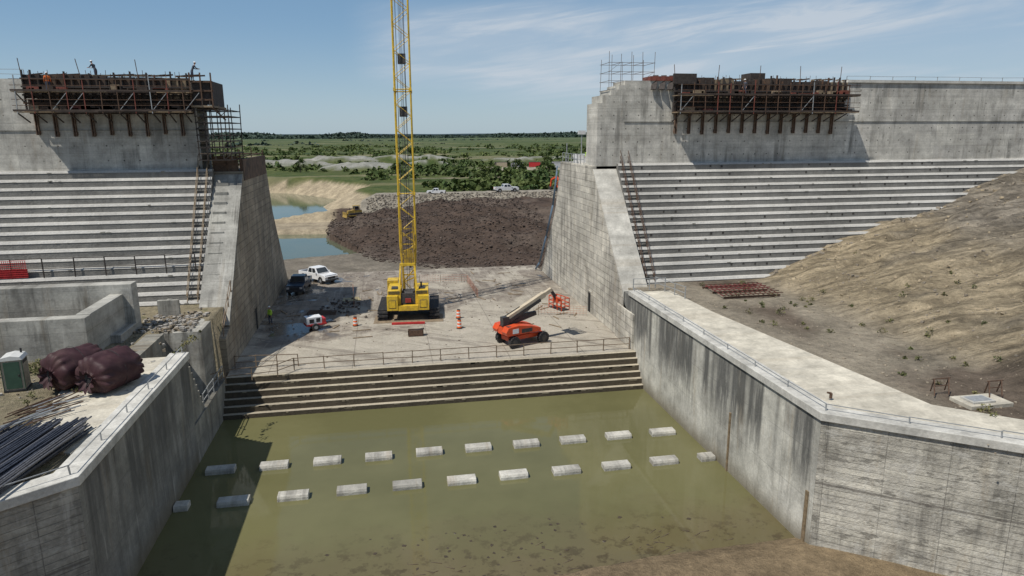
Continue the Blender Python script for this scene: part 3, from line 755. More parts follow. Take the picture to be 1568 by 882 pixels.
# ---------------------------------------------------------------- boom lift
def wheel(b,c,r,w,axis='y',mi=0,mh=1):
    c=Vector(c); d=Vector((0,w/2,0)) if axis=='y' else Vector((w/2,0,0))
    b.cyl(c-d,c+d,r,18,mi); b.cyl(c-d*1.06,c+d*1.06,r*.5,10,mh)
    for k in range(14):
        an=2*math.pi*k/14
        o=Vector((math.cos(an)*r,0,math.sin(an)*r)) if axis=='y' else Vector((0,math.cos(an)*r,math.sin(an)*r))
        b.beam(c-d*.98+o,c+d*.98+o,r*.12,r*.12,mi)
def boom_lift(loc,rot,s):
    root=empty('boom_lift',loc,rot,s)
    b=MB()
    for sx in (-1.5,1.5):
        for sy in (-1.05,1.05): wheel(b,(sx,sy,.5),.5,.42,'y',0,1)
    b.finish('wheels',[blackm,darkmetal],parent=root)
    b=MB(); b.box(-1.8,1.8,-.6,.6,.5,.9,0); b.box(-1.65,-1.35,-1,1,.4,.62,1); b.box(1.35,1.65,-1,1,.4,.62,1)
    b.cyl((0,0,.9),(0,0,1.15),.5,16,1)
    b.finish('chassis',[orange,darkmetal],parent=root,bevel=.05)
    b=MB()
    side=[(-2.2,1.15),(-2.35,1.45),(-2.1,1.85),(-1.1,1.95),(.2,1.75),(1.2,1.45),(1.2,1.15)]
    b.prism(side,'y',-1.15,-.35,0)
    b.prism(side,'y',.35,1.15,0)
    b.box(-2.25,-1.5,-.34,.34,1.15,1.7,0); b.box(-1.5,1.1,-.3,.3,1.16,1.35,1)
    b.box(-.8,.3,-1.165,-1.15,1.25,1.6,1); b.box(-1.7,-1.1,-1.165,-1.15,1.3,1.7,2)
    for k in range(4): b.box(-2.0+.1*k,-1.96+.1*k,-1.0,-.5,1.86,1.90,1)
    b.finish('turret',[orange,darkmetal,whitep],parent=root,bevel=.06)
    b=MB()
    b.beam((-1.5,0,1.9),(1.4,0,2.5),.34,.34,1); b.beam((1.4,0,2.5),(-1.5,0,2.45),.3,.3,1)
    b.beam((-1.7,0,2.3),(2.3,0,4.05),.42,.46,0); b.beam((2.2,0,4.0),(3.1,0,4.4),.3,.32,0)
    b.beam((-1.6,-.23,2.15),(1.8,-.23,3.65),.06,.3,1); b.beam((-.6,0,2.0),(1.0,0,3.1),.12,.12,2)
    b.beam((3.0,0,4.4),(3.5,0,3.7),.22,.24,1); b.beam((3.4,0,3.75),(3.8,0,3.2),.16,.18,1)
    b.box(-2.1,-1.5,-.25,.25,1.8,2.6,1); b.beam((-2.0,.1,2.5),(-.2,.1,3.25),.05,.05,1)
    b.finish('boom_arms',[cream,darkmetal,galv],parent=root)
    b=MB(); x0,x1,y0,y1,z0=3.55,4.4,-.95,.95,2.5
    b.box(x0,x1,y0,y1,z0,z0+.08,1)
    for zz in (.35,.7,1.1):
        b.beam((x0,y0,z0+zz),(x0,y1,z0+zz),.06,.06,0);b.beam((x1,y0,z0+zz),(x1,y1,z0+zz),.06,.06,0)
        b.beam((x0,y0,z0+zz),(x1,y0,z0+zz),.06,.06,0);b.beam((x0,y1,z0+zz),(x1,y1,z0+zz),.06,.06,0)
    for xx in (x0,x1):
        for k in range(4): b.beam((xx,y0+(y1-y0)*k/3,z0),(xx,y0+(y1-y0)*k/3,z0+1.1),.06,.06,0)
    b.box(x0,x0+.3,-.4,.4,z0+.75,z0+1.1,0)
    b.finish('basket',[orange,darkmetal],parent=root)
boom_lift((10.7,53.6,0),math.radians(22),.95)

# ---------------------------------------------------------------- vehicles
def pickup(name,loc,rot,paint,s=.85):
    root=empty(name,loc,rot,s); W=.98
    b=MB()
    side=[(-2.85,.55),(-2.9,.9),(-2.85,1.22),(-.95,1.24),(-.8,1.24),(1.2,1.22),(2.65,1.12),(2.88,.95),(2.9,.5)]
    def arch(cx): 
        return [(cx+.5*math.cos(a),.45+.5*math.sin(a)) for a in np.linspace(math.pi*.02,math.pi*.98,8)]
    low=[(2.9,.5)]+arch(1.85)+arch(-1.85)+[(-2.85,.55)]
    prof=side[:-1]+low
    def skin(prof,y0,y1,mi): b.prism(prof,'y',y0,y1,mi)
    skin(prof,-W,-W+.12,0); skin(prof,W-.12,W,0)
    b.box(1.15,2.75,-W+.12,W-.12,1.0,1.14,0); b.prism([(2.62,.5),(2.9,.5),(2.88,.95),(2.62,1.1)],'y',-W+.12,W-.12,0)
    b.box(-.95,1.2,-W+.12,W-.12,.5,1.2,0); b.box(-2.9,-2.78,-W+.12,W-.12,.55,1.2,0); b.box(-2.78,-.95,-W+.12,W-.12,.7,.8,2)
    zb,ztp=1.2,1.88
    base=[(-.95,-W+.03),(1.25,-W+.03),(1.25,W-.03),(-.95,W-.03)]; topp=[(-.75,-W+.2),(.6,-W+.2),(.6,W-.2),(-.75,W-.2)]
    vs=[(p[0],p[1],zb) for p in base]+[(p[0],p[1],ztp) for p in topp]
    b.add(vs,[(0,1,5,4),(1,2,6,5),(2,3,7,6),(3,0,4,7),(4,5,6,7)],0)
    def quad_on(i,j,a0,a1,h0,h1,off):
        B0,B1,T1,T0=[Vector(v) for v in (vs[i],vs[j],vs[j+4],vs[i+4])]
        n=(B1-B0).cross(T0-B0).normalized()*off
        def P(u,v): return B0.lerp(B1,u).lerp(T0.lerp(T1,u),v)+n
        b.add([P(a0,h0),P(a1,h0),P(a1,h1),P(a0,h1)],[(0,1,2,3)],1)
    quad_on(1,2,.06,.94,.08,.9,.012); quad_on(3,0,.08,.92,.12,.88,.012)
    for (i,j) in ((0,1),(2,3)):
        quad_on(i,j,.08,.46,.1,.88,.012); quad_on(i,j,.52,.9,.1,.88,.012)
    b.box(2.885,2.92,-.55,.55,.68,.98,3); b.box(2.86,2.92,-.9,-.6,.75,.98,4); b.box(2.86,2.92,.6,.9,.75,.98,4)
    b.box(2.8,3.0,-.97,.97,.42,.62,3); b.box(-3.02,-2.88,-.97,.97,.45,.65,3)
    b.box(-2.93,-2.9,-.97,-.82,.8,1.15,5); b.box(-2.93,-2.9,.82,.97,.8,1.15,5)
    for sy in (-1,1): b.box(.95,1.15,sy*1.0-.12*(sy<0),sy*1.0+.12*(sy>0),1.2,1.4,0)
    b.finish('body',[paint,glass,darkmetal,darkmetal,lamp_m,redm],parent=root,bevel=0,fixn=True)
    b=MB()
    for sx in (-1.85,1.85):
        for sy in (-.84,.84): wheel(b,(sx,sy,.4),.4,.26,'y',0,1)
    b.finish('wheels',[blackm,galv],parent=root)
pickup('pickup_truck',(-8.3,82.5,0),math.radians(-50),whitep,.92)
pickup('pickup_truck',(-9.9,77.8,0),math.radians(-95),bluep,.92)
pickup('pickup_truck',(27.0,153.5,4.15),math.radians(8),whitep,.95)
pickup('pickup_truck',(11.0,151.5,4.1),math.radians(170),whitep,.7)

def skid(loc,rot,s=1):
    root=empty('generator_trailer',loc,rot,s); b=MB()
    b.box(-.9,.9,-.55,.55,.45,.6,0); b.box(-.85,.5,-.5,.5,.6,1.2,1); b.box(.5,.85,-.5,.5,.6,1.0,0)
    b.box(-.6,-.2,-.52,-.5,.7,1.05,2); b.box(0,.35,-.52,-.5,.75,1.1,2)
    b.beam((.9,0,.5),(1.9,0,.45),.1,.1,2); b.cyl((-.5,.3,1.2),(-.5,.3,1.5),.05,6,2)
    for sy in (-.62,.62): wheel(b,(-.1,sy,.32),.32,.2,'y',2,3)
    b.finish('trailer_body',[redm,whitep,blackm,galv],parent=root)
skid((-6.7,61.2,0),math.radians(20),1.0)

def excavator(loc,rot,s,paint,name='excavator'):
    root=empty(name,loc,rot,s); b=MB()
    for sy in (-1,1):
        b.prism([(-1.9,.45),(-1.6,.05),(1.6,.05),(1.9,.45),(1.6,.85),(-1.6,.85)],'y',sy*1.2-.3,sy*1.2+.3,1)
    b.cyl((0,0,.7),(0,0,1.1),.7,12,1); b.box(-1.9,1.3,-1.3,1.3,1.1,1.35,1); b.box(-2.0,.1,-1.3,1.3,1.35,2.2,0)
    b.box(.2,1.4,.4,1.3,1.35,2.9,0); b.box(1.4,1.42,.5,1.2,1.8,2.8,2); b.box(.4,1.2,1.3,1.32,1.9,2.8,2)
    b.beam((.6,-.1,1.8),(3.0,-.1,4.2),.4,.5,0); b.beam((3.0,-.1,4.2),(5.0,-.1,3.4),.35,.45,0); b.beam((5.0,-.1,3.5),(5.4,-.1,1.3),.3,.4,0)
    b.prism([(5.0,1.3),(5.8,1.4),(5.6,.5),(5.0,.4),(4.8,.9)],'y',-.6,.4,1)
    b.finish('machine',[paint,blackm,glass],parent=root)
excavator((39.5,150,4.1),math.radians(120),.8,orange)
def dozer(loc,rot,s):
    root=empty('bulldozer',loc,rot,s); b=MB()
    for sy in (-1,1):
        b.prism([(-1.9,.5),(-1.6,.05),(1.6,.05),(1.9,.5),(1.6,1.0),(-1.4,1.15)],'y',sy*1.05-.28,sy*1.05+.28,1)
    b.box(-1.6,.2,-.7,.7,.8,1.6,0); b.prism([(.2,.8),(1.7,.8),(1.7,1.5),(.2,1.75)],'y',-.55,.55,0)
    b.box(-1.0,.2,-.65,.65,1.6,1.7,1)
    for xx in (-1.0,.15):
        for yy in (-.6,.6): b.beam((xx,yy,1.6),(xx,yy,2.6),.1,.1,0)
    b.box(-1.15,.3,-.75,.75,2.6,2.7,0); b.box(-.9,.1,-.6,.6,1.9,2.5,2)
    b.prism([(2.3,.1),(2.5,.05),(2.35,.6),(2.45,1.25),(2.3,1.25),(2.2,.6)],'y',-1.6,1.6,0)
    for sy in (-1.4,1.4): b.beam((0,sy,.5),(2.3,sy,.5),.14,.2,0)
    b.cyl((1.2,.2,1.5),(1.2,.2,2.3),.06,6,1)
    b.finish('machine',[simple('dozer_yellow',(.33,.22,.05),.6,.3,3),blackm,glass],parent=root)
zz=float(natural(np.array([-6.2]),np.array([140.]))[0])
dozer((-6.2,140,zz),math.radians(200),.85)

def barrel(loc,s=1):
    b=MB(); x,y,z=loc
    b.cyl((x,y,z),(x,y,z+.08),.36*s,12,2); prev=z+.08
    for k in range(5):
        b.cyl((x,y,prev),(x,y,prev+.2*s),(.29-.012*k)*s,12,k%2,(.278-.012*k)*s); prev+=.2*s
    b.cyl((x,y,prev),(x,y,prev+.08*s),.2*s,12,2)
    b.finish('traffic_barrel',[simple('hazard_orange',(.75,.13,.02),.6,.1),whitep,blackm] if 'hazard_orange' not in bpy.data.materials else [bpy.data.materials['hazard_orange'],whitep,blackm])
for l in ((-3.2,61.5,0),(6.0,58.8,0),(6.3,62.3,0)): barrel(l,.72)
b=MB()
b.box(1.4,2.7,57.0,57.6,.05,.12,0)
for xx in (1.4,2.65): b.box(xx,xx+.06,57,57.6,.12,.55,0)
b.box(1.4,2.7,57.0,57.05,.12,.55,0); b.box(1.4,2.7,57.55,57.6,.12,.55,0)
for k in range(4): b.beam((1.5,57.1+.12*k,.4),(2.8,57.2+.1*k,.6),.06,.06,1)
b.finish('scrap_bin',[rust,rustd])
def mesh_fence(pts,h,name='orange_mesh_fence'):
    b=MB()
    for a,c in zip(pts[:-1],pts[1:]):
        a=Vector(a);c=Vector(c);n=max(2,int((c-a).length/.3))
        for i in range(n+1):
            p=a.lerp(c,i/n); b.beam(p,p+Vector((0,0,h)),.012 if i%8 else .05,.012 if i%8 else .05,0 if i%8 else 1)
        for k in range(4): b.beam(a+Vector((0,0,h*(k+1)/4)),c+Vector((0,0,h*(k+1)/4)),.018,.015,0)
    b.finish(name,[simple('orange_mesh',(.40,.14,.08),.7),wood])
mesh_fence([(-3.9,74.5,0),(-3.6,68.5,0)],1.1); mesh_fence([(3.5,79,0),(9.0,78.2,0),(9.2,70,0)],.9)
mesh_fence([(14.0,62.2,0),(18.4,60.8,0)],.9)
b=MB()
for i in range(60):
    xx=random.gauss(-4.8,.9);yv=random.gauss(69,1.8); b.rock((xx,yv,.03+random.uniform(0,.1)),random.uniform(.06,.22),0)
b.finish('wet_soil_pile',[simple('dark_wet_mud',(.09,.073,.06),.8,.4,3)])
b=MB()
for i in range(5): b.beam((-8.2+.1*i,66+.3*i,.1+.03*i),(-5.2,65.6+.35*i,.12),.07,.07,0)
b.finish('steel_pipe_stack',[rust])
b=MB(); b.prism([(-4.9,71.0),(-3.0,71.4),(-3.3,73.0),(-4.9,72.6)],'z',.02,.05,0); b.finish('yellow_tarp_sheet',[simple('faded_tarp',(.35,.29,.16),.8,.3,3)])

# ---------------------------------------------------------------- left bank objects
def porta(loc,rot):
    root=empty('portable_toilet',loc,rot,.82); b=MB()
    b.box(-.6,.6,-.6,.6,.0,.12,2); b.box(-.56,.56,-.56,.56,.12,2.0,0)
    b.box(-.42,.42,-.6,-.56,.2,1.9,1)
    for x in (-.58,.54): b.box(x,x+.04,-.6,-.54,.12,2.0,1)
    for k in range(5): b.box(.56,.58,-.45+.2*k,-.38+.2*k,.3,1.6,0)
    b.box(.56,.585,-.4,.4,1.7,1.9,2); b.box(.28,.36,-.62,-.6,.95,1.1,2)
    b.prism([(-.62,2.0),(.62,2.0),(.5,2.2),(0,2.3),(-.5,2.2)],'y',-.62,.62,3); b.cyl((.35,.35,2.1),(.35,.35,2.5),.06,8,2)
    b.finish('cabin',[simple('toilet_beige',(.33,.29,.22),.6,.2),simple('toilet_green_door',(.035,.075,.05),.5,.2),blackm,simple('toilet_roof',(.55,.55,.52),.5,.1)],parent=root,bevel=.02)
porta((-18.9,37.0,4.4),math.radians(10)); 
def tarp_roll(loc,rot,L,R):
    root=empty('tarp_wrapped_roll',loc,rot); 
    nU,nV=40,96; v=[];f=[]
    ph0=random.uniform(0,6)
    for i in range(nU+1):
        u=i/nU
        if u<.16: rr=R*(.22+.78*math.sin(u/.16*math.pi/2)**.7); xx=-L/2+.16*L*(1-math.cos(u/.16*math.pi/2))*.7
        elif u>.84:
            q=(1-u)/.16; rr=R*(.22+.78*math.sin(q*math.pi/2)**.7); xx=L/2-.16*L*(1-math.cos(q*math.pi/2))*.7
        else: rr=R*(1+.05*math.sin((u-.16)/.68*math.pi)); xx=-L/2+.112*L+(u-.16)/.68*(L*.776)
        endf=max(0,1-min(u,1-u)/.3)
        for j in range(nV):
            an=2*math.pi*j/nV
            nz_=float(fbm(np.array([math.cos(an)*2.2+7+ph0]),np.array([math.sin(an)*2.2+7+u*5.]),3)[0])-.47
            fold=.12*endf*math.sin(an*11+math.sin(an*3+ph0)*2)+.16*nz_
            sag=1-.14*max(0,-math.sin(an))
            r2=rr*(1+fold)
            v.append((xx,r2*math.cos(an)*1.05,max(0,R*.93+r2*math.sin(an)*sag)))
    for i in range(nU):
        for j in range(nV):
            k=(j+1)%nV; f.append((i*nV+j,i*nV+k,(i+1)*nV+k,(i+1)*nV+j))
    f.append(tuple(range(nV))); f.append(tuple(nU*nV+j for j in range(nV))[::-1])
    b=MB(); b.add(v,f,0)
    # gathered collars hanging at both ends
    for sg in (-1,1):
        vs=[];n=40
        for i in range(5):
            q=i/4
            for j in range(n):
                an=2*math.pi*j/n; rr=R*(.22+.30*q**1.3)*(1+.22*q*math.sin(an*9+ph0))
                vs.append((sg*(L/2-.02+.30*q),rr*math.cos(an),R*.93+rr*math.sin(an)-.12*q*q))
        fs=[(i*n+j,i*n+(j+1)%n,(i+1)*n+(j+1)%n,(i+1)*n+j) for i in range(4) for j in range(n)]
        b.add(vs,fs,0)
    o=b.finish('maroon_tarp',[M_tarp],parent=root,smooth=True,fixn=False)
    b=MB()
    for sg in (-1,1):
        b.cyl((sg*(L/2-.06),0,R*.93),(sg*(L/2+.03),0,R*.93),R*.235,16,0)
        for k in range(4): b.beam((sg*(L/2+.1),0,R*.8),(sg*(L/2+.2),random.uniform(-.3,.3),R*.25),.03,.03,0)
    pts=[(0,R*1.08*math.cos(a),R*.93+R*1.10*math.sin(a)) for a in np.linspace(-.7,math.pi+.7,26)]
    for a,c in zip(pts[:-1],pts[1:]): b.cyl(a,c,.012,5,0)
    b.finish('tie_straps',[blackm],parent=root)
M_tarp=simple('maroon_tarp_fabric',(.042,.017,.020),.62,.3,2,dirt=(.10,.06,.05),dirtamt=.3,spec=.3)
tarp_roll((-14.1,36.0,4.47),math.radians(62),2.5,1.0)
tarp_roll((-16.1,36.9,4.47),math.radians(55),2.5,1.0)
b=MB(); d=Vector((.17,1,0)).normalized(); 
for i in range(170):
    lay=i//24; off=(i%24)*.115-1.0+random.uniform(-.05,.05)
    e=Vector((-14.9+off*1.15,30.6+random.uniform(-.9,.4)-abs(off)*.1,4.55+lay*.085+random.uniform(0,.06)))
    dd=(d+Vector((random.uniform(-.05,.05),0,random.uniform(-.002,.002)))).normalized()
    b.cyl(e,e-dd*10,.036,5,random.choice([0,0,0,2]))
for k in range(4):
    c=Vector((-14.9,28.5,4.45))-d*k*2.4; b.beam(c+Vector((-1.3,0,0)),c+Vector((1.6,0,0)),.16,.14,1)
b.finish('rebar_bundle',[simple('epoxy_rebar',(.055,.06,.075),.4,.4,9,metal=.2),wood,simple('bar_light',(.14,.14,.15),.4,.4,9,metal=.3)])
b=MB()
for i in range(34):
    p=Vector((-16.6+random.uniform(-.9,.6),32.2+random.uniform(-1.5,1.5),4.5+random.uniform(0,.15))); an=random.uniform(.5,1.2)
    b.cyl(p,p+Vector((math.cos(an)*2.0,math.sin(an)*2.0,random.uniform(0,.15))),.03,5,random.choice([0,1]))
b.finish('loose_steel_offcuts',[rust,galv])
b=MB()
for i in range(300):
    b.rock((random.uniform(-16.8,-13.0),random.uniform(46.5,51.5),4.38+random.uniform(0,.12)),random.uniform(.04,.22),random.choice([0,1]))
for i in range(260):
    b.rock((random.uniform(-24,-13.2),random.uniform(34,53),4.42),random.uniform(.03,.16),random.choice([0,1]))
b.finish('broken_concrete_rubble',[simple('rubble_grey',(.30,.28,.25),.9,.3,3),simple('rubble_brown',(.2,.165,.12),.9,.3,3)])
b=MB(); b.box(-16.2,-14.8,50.6,50.9,4.35,5.6,0); b.box(-16.2,-15.9,50.9,53,4.35,5.2,0); b.finish('low_block_wall',[C_low])

# ---------------------------------------------------------------- right bank objects
b=MB()
for i in range(12):
    q=25.4+i*.42; b.beam((q,47.6,4.66),(q+.35,51.4,4.7),.05,.05,0)
for i in range(7):
    qy=47.6+i*.63; b.beam((25.4,qy,4.72),(30.4,qy-.1,4.76),.06,.06,random.choice([0,1]))
for qy in (47.7,49.6,51.4): b.beam((25.5,qy,4.5),(30.2,qy-.1,4.52),.12,.14,1)
b.finish('rebar_mat',[simple('red_form_steel',(.17,.045,.04),.7,.4,3),rust])
def stand(loc,w,h,name='pipe_stand'):
    x,y,z=loc;b=MB()
    for sx in (0,w):
        b.beam((x+sx-.15,y-.3,z),(x+sx,y,z+h),.045,.045,0); b.beam((x+sx+.15,y+.3,z),(x+sx,y,z+h),.045,.045,0)
    b.beam((x-.1,y,z+h),(x+w+.1,y,z+h),.045,.045,0); b.beam((x,y,z+h*.5),(x+w,y,z+h*.5),.035,.035,0)
    b.finish(name,[rust])
stand((25.9,27.2,4.5),.8,.75); stand((28.2,26.4,4.56),.7,.7)
b=MB(); b.box(26.6,27.8,25.5,26.3,4.565,4.65,0); b.box(26.7,27.7,25.6,26.2,4.65,4.665,1); b.finish('access_hatch',[C_cope,galv])
b=MB(); b.cyl((20.5,27.4,4.6),(20.5,27.4,4.85),.07,8,0); b.cyl((20.5,27.4,4.85),(20.3,27.4,4.9),.05,8,0); b.finish('vent_pipe',[rust])
def hz1(xx,yv): return float(H(np.array([xx]),np.array([xx]),np.array([yv]))[0])
b=MB()
for i in range(700):
    xx=random.uniform(23.5,37);yv=random.uniform(20,54)
    b.rock((xx,yv,hz1(xx,yv)+.01),random.uniform(.02,.10))
b.finish('bank_stones',[simple('tan_stone',(.28,.235,.175),.9,.4,3)])
b=MB()
for i in range(1700):
    xx=random.uniform(32,66);yv=random.uniform(24,61)
    b.rock((xx,yv,hz1(xx,yv)),random.uniform(.03,.15)*(1+(yv>54)*.9),random.choice([0,1]))
b.finish('hillside_clods',[simple('tan_clay_clod',(.34,.275,.185),.95,.4,3),simple('grey_clay_clod',(.24,.205,.16),.95,.4,3)])
b=MB()
xs=rng.uniform(-11,26,9000); ys=rng.uniform(85,146,9000); hz=natural(xs,ys)
yfv=np.interp(xs,MX,MY)
for xx,yv,zz,yf_ in zip(xs,ys,hz,yfv):
    if yv<yf_-2 : continue
    b.rock((xx,yv,zz+.03),random.choice([.05,.08,.10,.14,.2,.28]),random.choice([0,0,1]),.6)
b.finish('soil_mound_clods',[simple('dark_clay_clod',(.064,.046,.036),.9,.5,2),simple('brown_clay_clod',(.095,.072,.057),.9,.4,2)])
b=MB()
xs=rng.uniform(-4,60,2200); ys=rng.uniform(145,150.5,2200); hz=natural(xs,ys)
for xx,yv,zz in zip(xs,ys,hz): b.rock((xx,yv,zz+.05),random.uniform(.1,.32),random.choice([0,1,1]))
b.finish('causeway_riprap',[simple('riprap_pale',(.29,.26,.215),.9,.3,1),simple('riprap_dark',(.18,.155,.125),.9,.3,1)])
b=MB()
for i in range(260):
    xx=random.gauss(5,4.5);yv=random.uniform(25.8,31.0)
    b.rock((xx,yv,WZ-.02),random.uniform(.02,.13),0,.35)
for i in range(60):
    xx=random.uniform(0,17);yv=random.uniform(25.5,29); an=random.uniform(-.6,.6); L=random.uniform(.15,.6)
    b.beam((xx,yv,WZ-.01),(xx+L*math.cos(an),yv+L*math.sin(an),WZ+.02),.03,.03,1)
b.finish('shallow_water_debris',[simple('wet_brown_stone',(.06,.045,.028),.4,.4,4),simple('wet_twigs',(.10,.075,.05),.7,.4,4)])

# ---------------------------------------------------------------- vegetation
def leafmass(name,items,mat,lp):
    V=[];F=[];n=0
    for (cx,cy,cz,r,hh,k,ls) in items:
        for i in range(k):
            th=random.uniform(0,6.283); u=random.random()**.6; ph=random.random()
            rad=r*u*(.75+.35*math.sin(th*3+cx)); zz=cz+hh*(ph**.8)*(1.05-.55*u*u)
            c=(cx+rad*math.cos(th),cy+rad*math.sin(th),zz)
            a=Vector((random.gauss(0,1),random.gauss(0,1),random.gauss(0,1)+.8)).normalized(); q=a.orthogonal().normalized(); w=a.cross(q)
            s=ls*random.uniform(.6,1.3)
            for m in (q*s+w*s*.6,-q*s+w*s*.7,-q*s*.8-w*s,q*s*.9-w*s*.6): V.append((c[0]+m.x,c[1]+m.y,c[2]+m.z))
            F.append((n,n+1,n+2,n+3)); n+=4
    me=bpy.data.meshes.new(name); me.from_pydata(V,[],F); me.materials.append(mat); me.update()
    o=bpy.data.objects.new(name,me); scene.collection.objects.link(o); return o
def leaf_mat(name,a,bc,sc=.08):
    t=NT(name); p=t.g.outputs['Position']; n=t.noise(p,sc,3,.6); n2=t.noise(p,1.5,3,.6)
    c=t.mix(t.mr(n,.38,.62,0,1),a,bc); c=t.mix(1,c,t.grey(t.mr(n2,.3,.7,.55,1.45)),'MULTIPLY')
    return t.out(c,.7,.2)
items=[]
for i in range(4600):
    t_=162+ (random.random()**1.5)*620
    a=random.uniform(-.27,.36); xx=t_*a; yv=t_
    if fbm(np.array([xx*.03]),np.array([yv*.03]),77)[0]<.47 or (xx<-6 and yv<245): continue
    bad=False
    for cx,cy,rx,ry,hh in PILES+((60,268,34,14,0),):
        if ((xx-cx)/rx)**2+((yv-cy)/ry)**2<.9: bad=True
    if bad: continue
    zz=float(natural(np.array([xx]),np.array([yv]))[0])
    r=random.choice([.4,.6,.8,1.0,1.6,2.0])*(1+yv/1200)
    items.append((xx,yv,zz-.1,r*1.2,r*random.uniform(.6,1.1),22,r*.26))
leafmass('shrub_thicket',items,leaf_mat('shrub_foliage',(.04,.068,.018),(.10,.125,.038)),0)
for (tx,ty,hh) in ((30,205,5),(34,212,4),(44,225,5.5),(4,240,4),(58,240,4.5),(26,190,3.5),(-30,262,5),(70,300,6),(15,390,6)):
    zz=float(natural(np.array([tx*1.]),np.array([ty*1.]))[0])
    root=empty('broadleaf_tree',(tx,ty,zz)); b=MB(); b.cyl((0,0,-.2),(0,0,hh*.5),.16,7,0,.09)
    its=[]
    for k in range(7):
        an=k*.9+tx; p=(math.cos(an)*hh*.24,math.sin(an)*hh*.24,hh*random.uniform(.45,.85)); b.cyl((0,0,hh*random.uniform(.2,.45)),p,.06,5,0,.02)
        its.append((p[0],p[1],p[2]-hh*.12,hh*.2,hh*.26,90,hh*.035))
    b.finish('trunk',[simple('bark_%d'%tx,(.1,.075,.05))],parent=root)
    o=leafmass('crown',its,bpy.data.materials['shrub_foliage'],0); o.parent=root
items=[]
for ring,(dist,num,hmin,hmax) in enumerate(((1000,240,3,6),(1600,600,4,8),(2600,1300,8,13),(3800,2000,13,20))):
    for i in range(num):
        a=random.uniform(-.55,.65); yv=dist*random.uniform(.9,1.1); xx=yv*a
        if ring<2 and fbm(np.array([xx*.004]),np.array([yv*.01]),90)[0]<.5: continue
        hh=random.uniform(hmin,hmax)*(.5+1.0*float(vn(np.array([xx*.006]),np.array([0.]),5)[0]))
        items.append((xx,yv,1,hh*1.8,hh*.95,22,hh*.33))
leafmass('distant_tree_line',items,leaf_mat('distant_foliage',(.034,.055,.042),(.05,.074,.055),.01),0)  # bluish haze of distance put into the leaf colours
b=MB(); n=160; v=[];f=[]
for i in range(n):
    a=-.9+1.9*i/(n-1); hh=14+22*float(fbm(np.array([i*.07]),np.array([0.]),13)[0]); v+= [(6000*a,6000,-5),(6000*a,6000,hh),(6000*a,6400,hh*.9)]
for i in range(n-1): f+=[(3*i,3*i+3,3*i+4,3*i+1),(3*i+1,3*i+4,3*i+5,3*i+2)]
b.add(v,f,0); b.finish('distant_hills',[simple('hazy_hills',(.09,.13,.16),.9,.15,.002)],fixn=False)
items=[]
for (x0,x1,y0,y1,num) in ((-24,-16.8,39,41.2,90),(-19,-15.5,33,40,22),(26,33,24,48,36),(-12.6,-12.2,41,46,8),(24,30,40,53,20),(33,40,30,54,14)):
    for i in range(num):
        xx=random.uniform(x0,x1);yv=random.uniform(y0,y1); r=random.uniform(.1,.4)
        items.append((xx,yv,hz1(xx,yv) if xx>20 else 4.42,r,r*1.0,40,.045))
leafmass('weeds',items,leaf_mat('weed_foliage',(.08,.09,.035),(.17,.155,.07),.5),0)
for i,(xx,yv,c) in enumerate(((52,270,whitep),(60,274,redm),(68,268,whitep),(75,276,bluep),(83,270,whitep),(47,279,cream),(90,278,orange),(72,284,whitep))):
    zz=float(natural(np.array([xx*1.]),np.array([yv*1.]))[0])
    root=empty('storage_container',(xx,yv,zz),random.uniform(-.5,.5),.8); b=MB(); b.box(-3,3,-1.2,1.2,.1,2.5,0)
    for k in range(14): b.box(-2.9+.42*k,-2.7+.42*k,-1.25,-1.2,.2,2.4,0)
    for sx in (-3,2.85): b.box(sx,sx+.15,-1.27,1.27,0,2.6,1)
    b.box(-3,3,-1.27,1.27,2.5,2.6,1); b.finish('container_body',[c,darkmetal],parent=root)

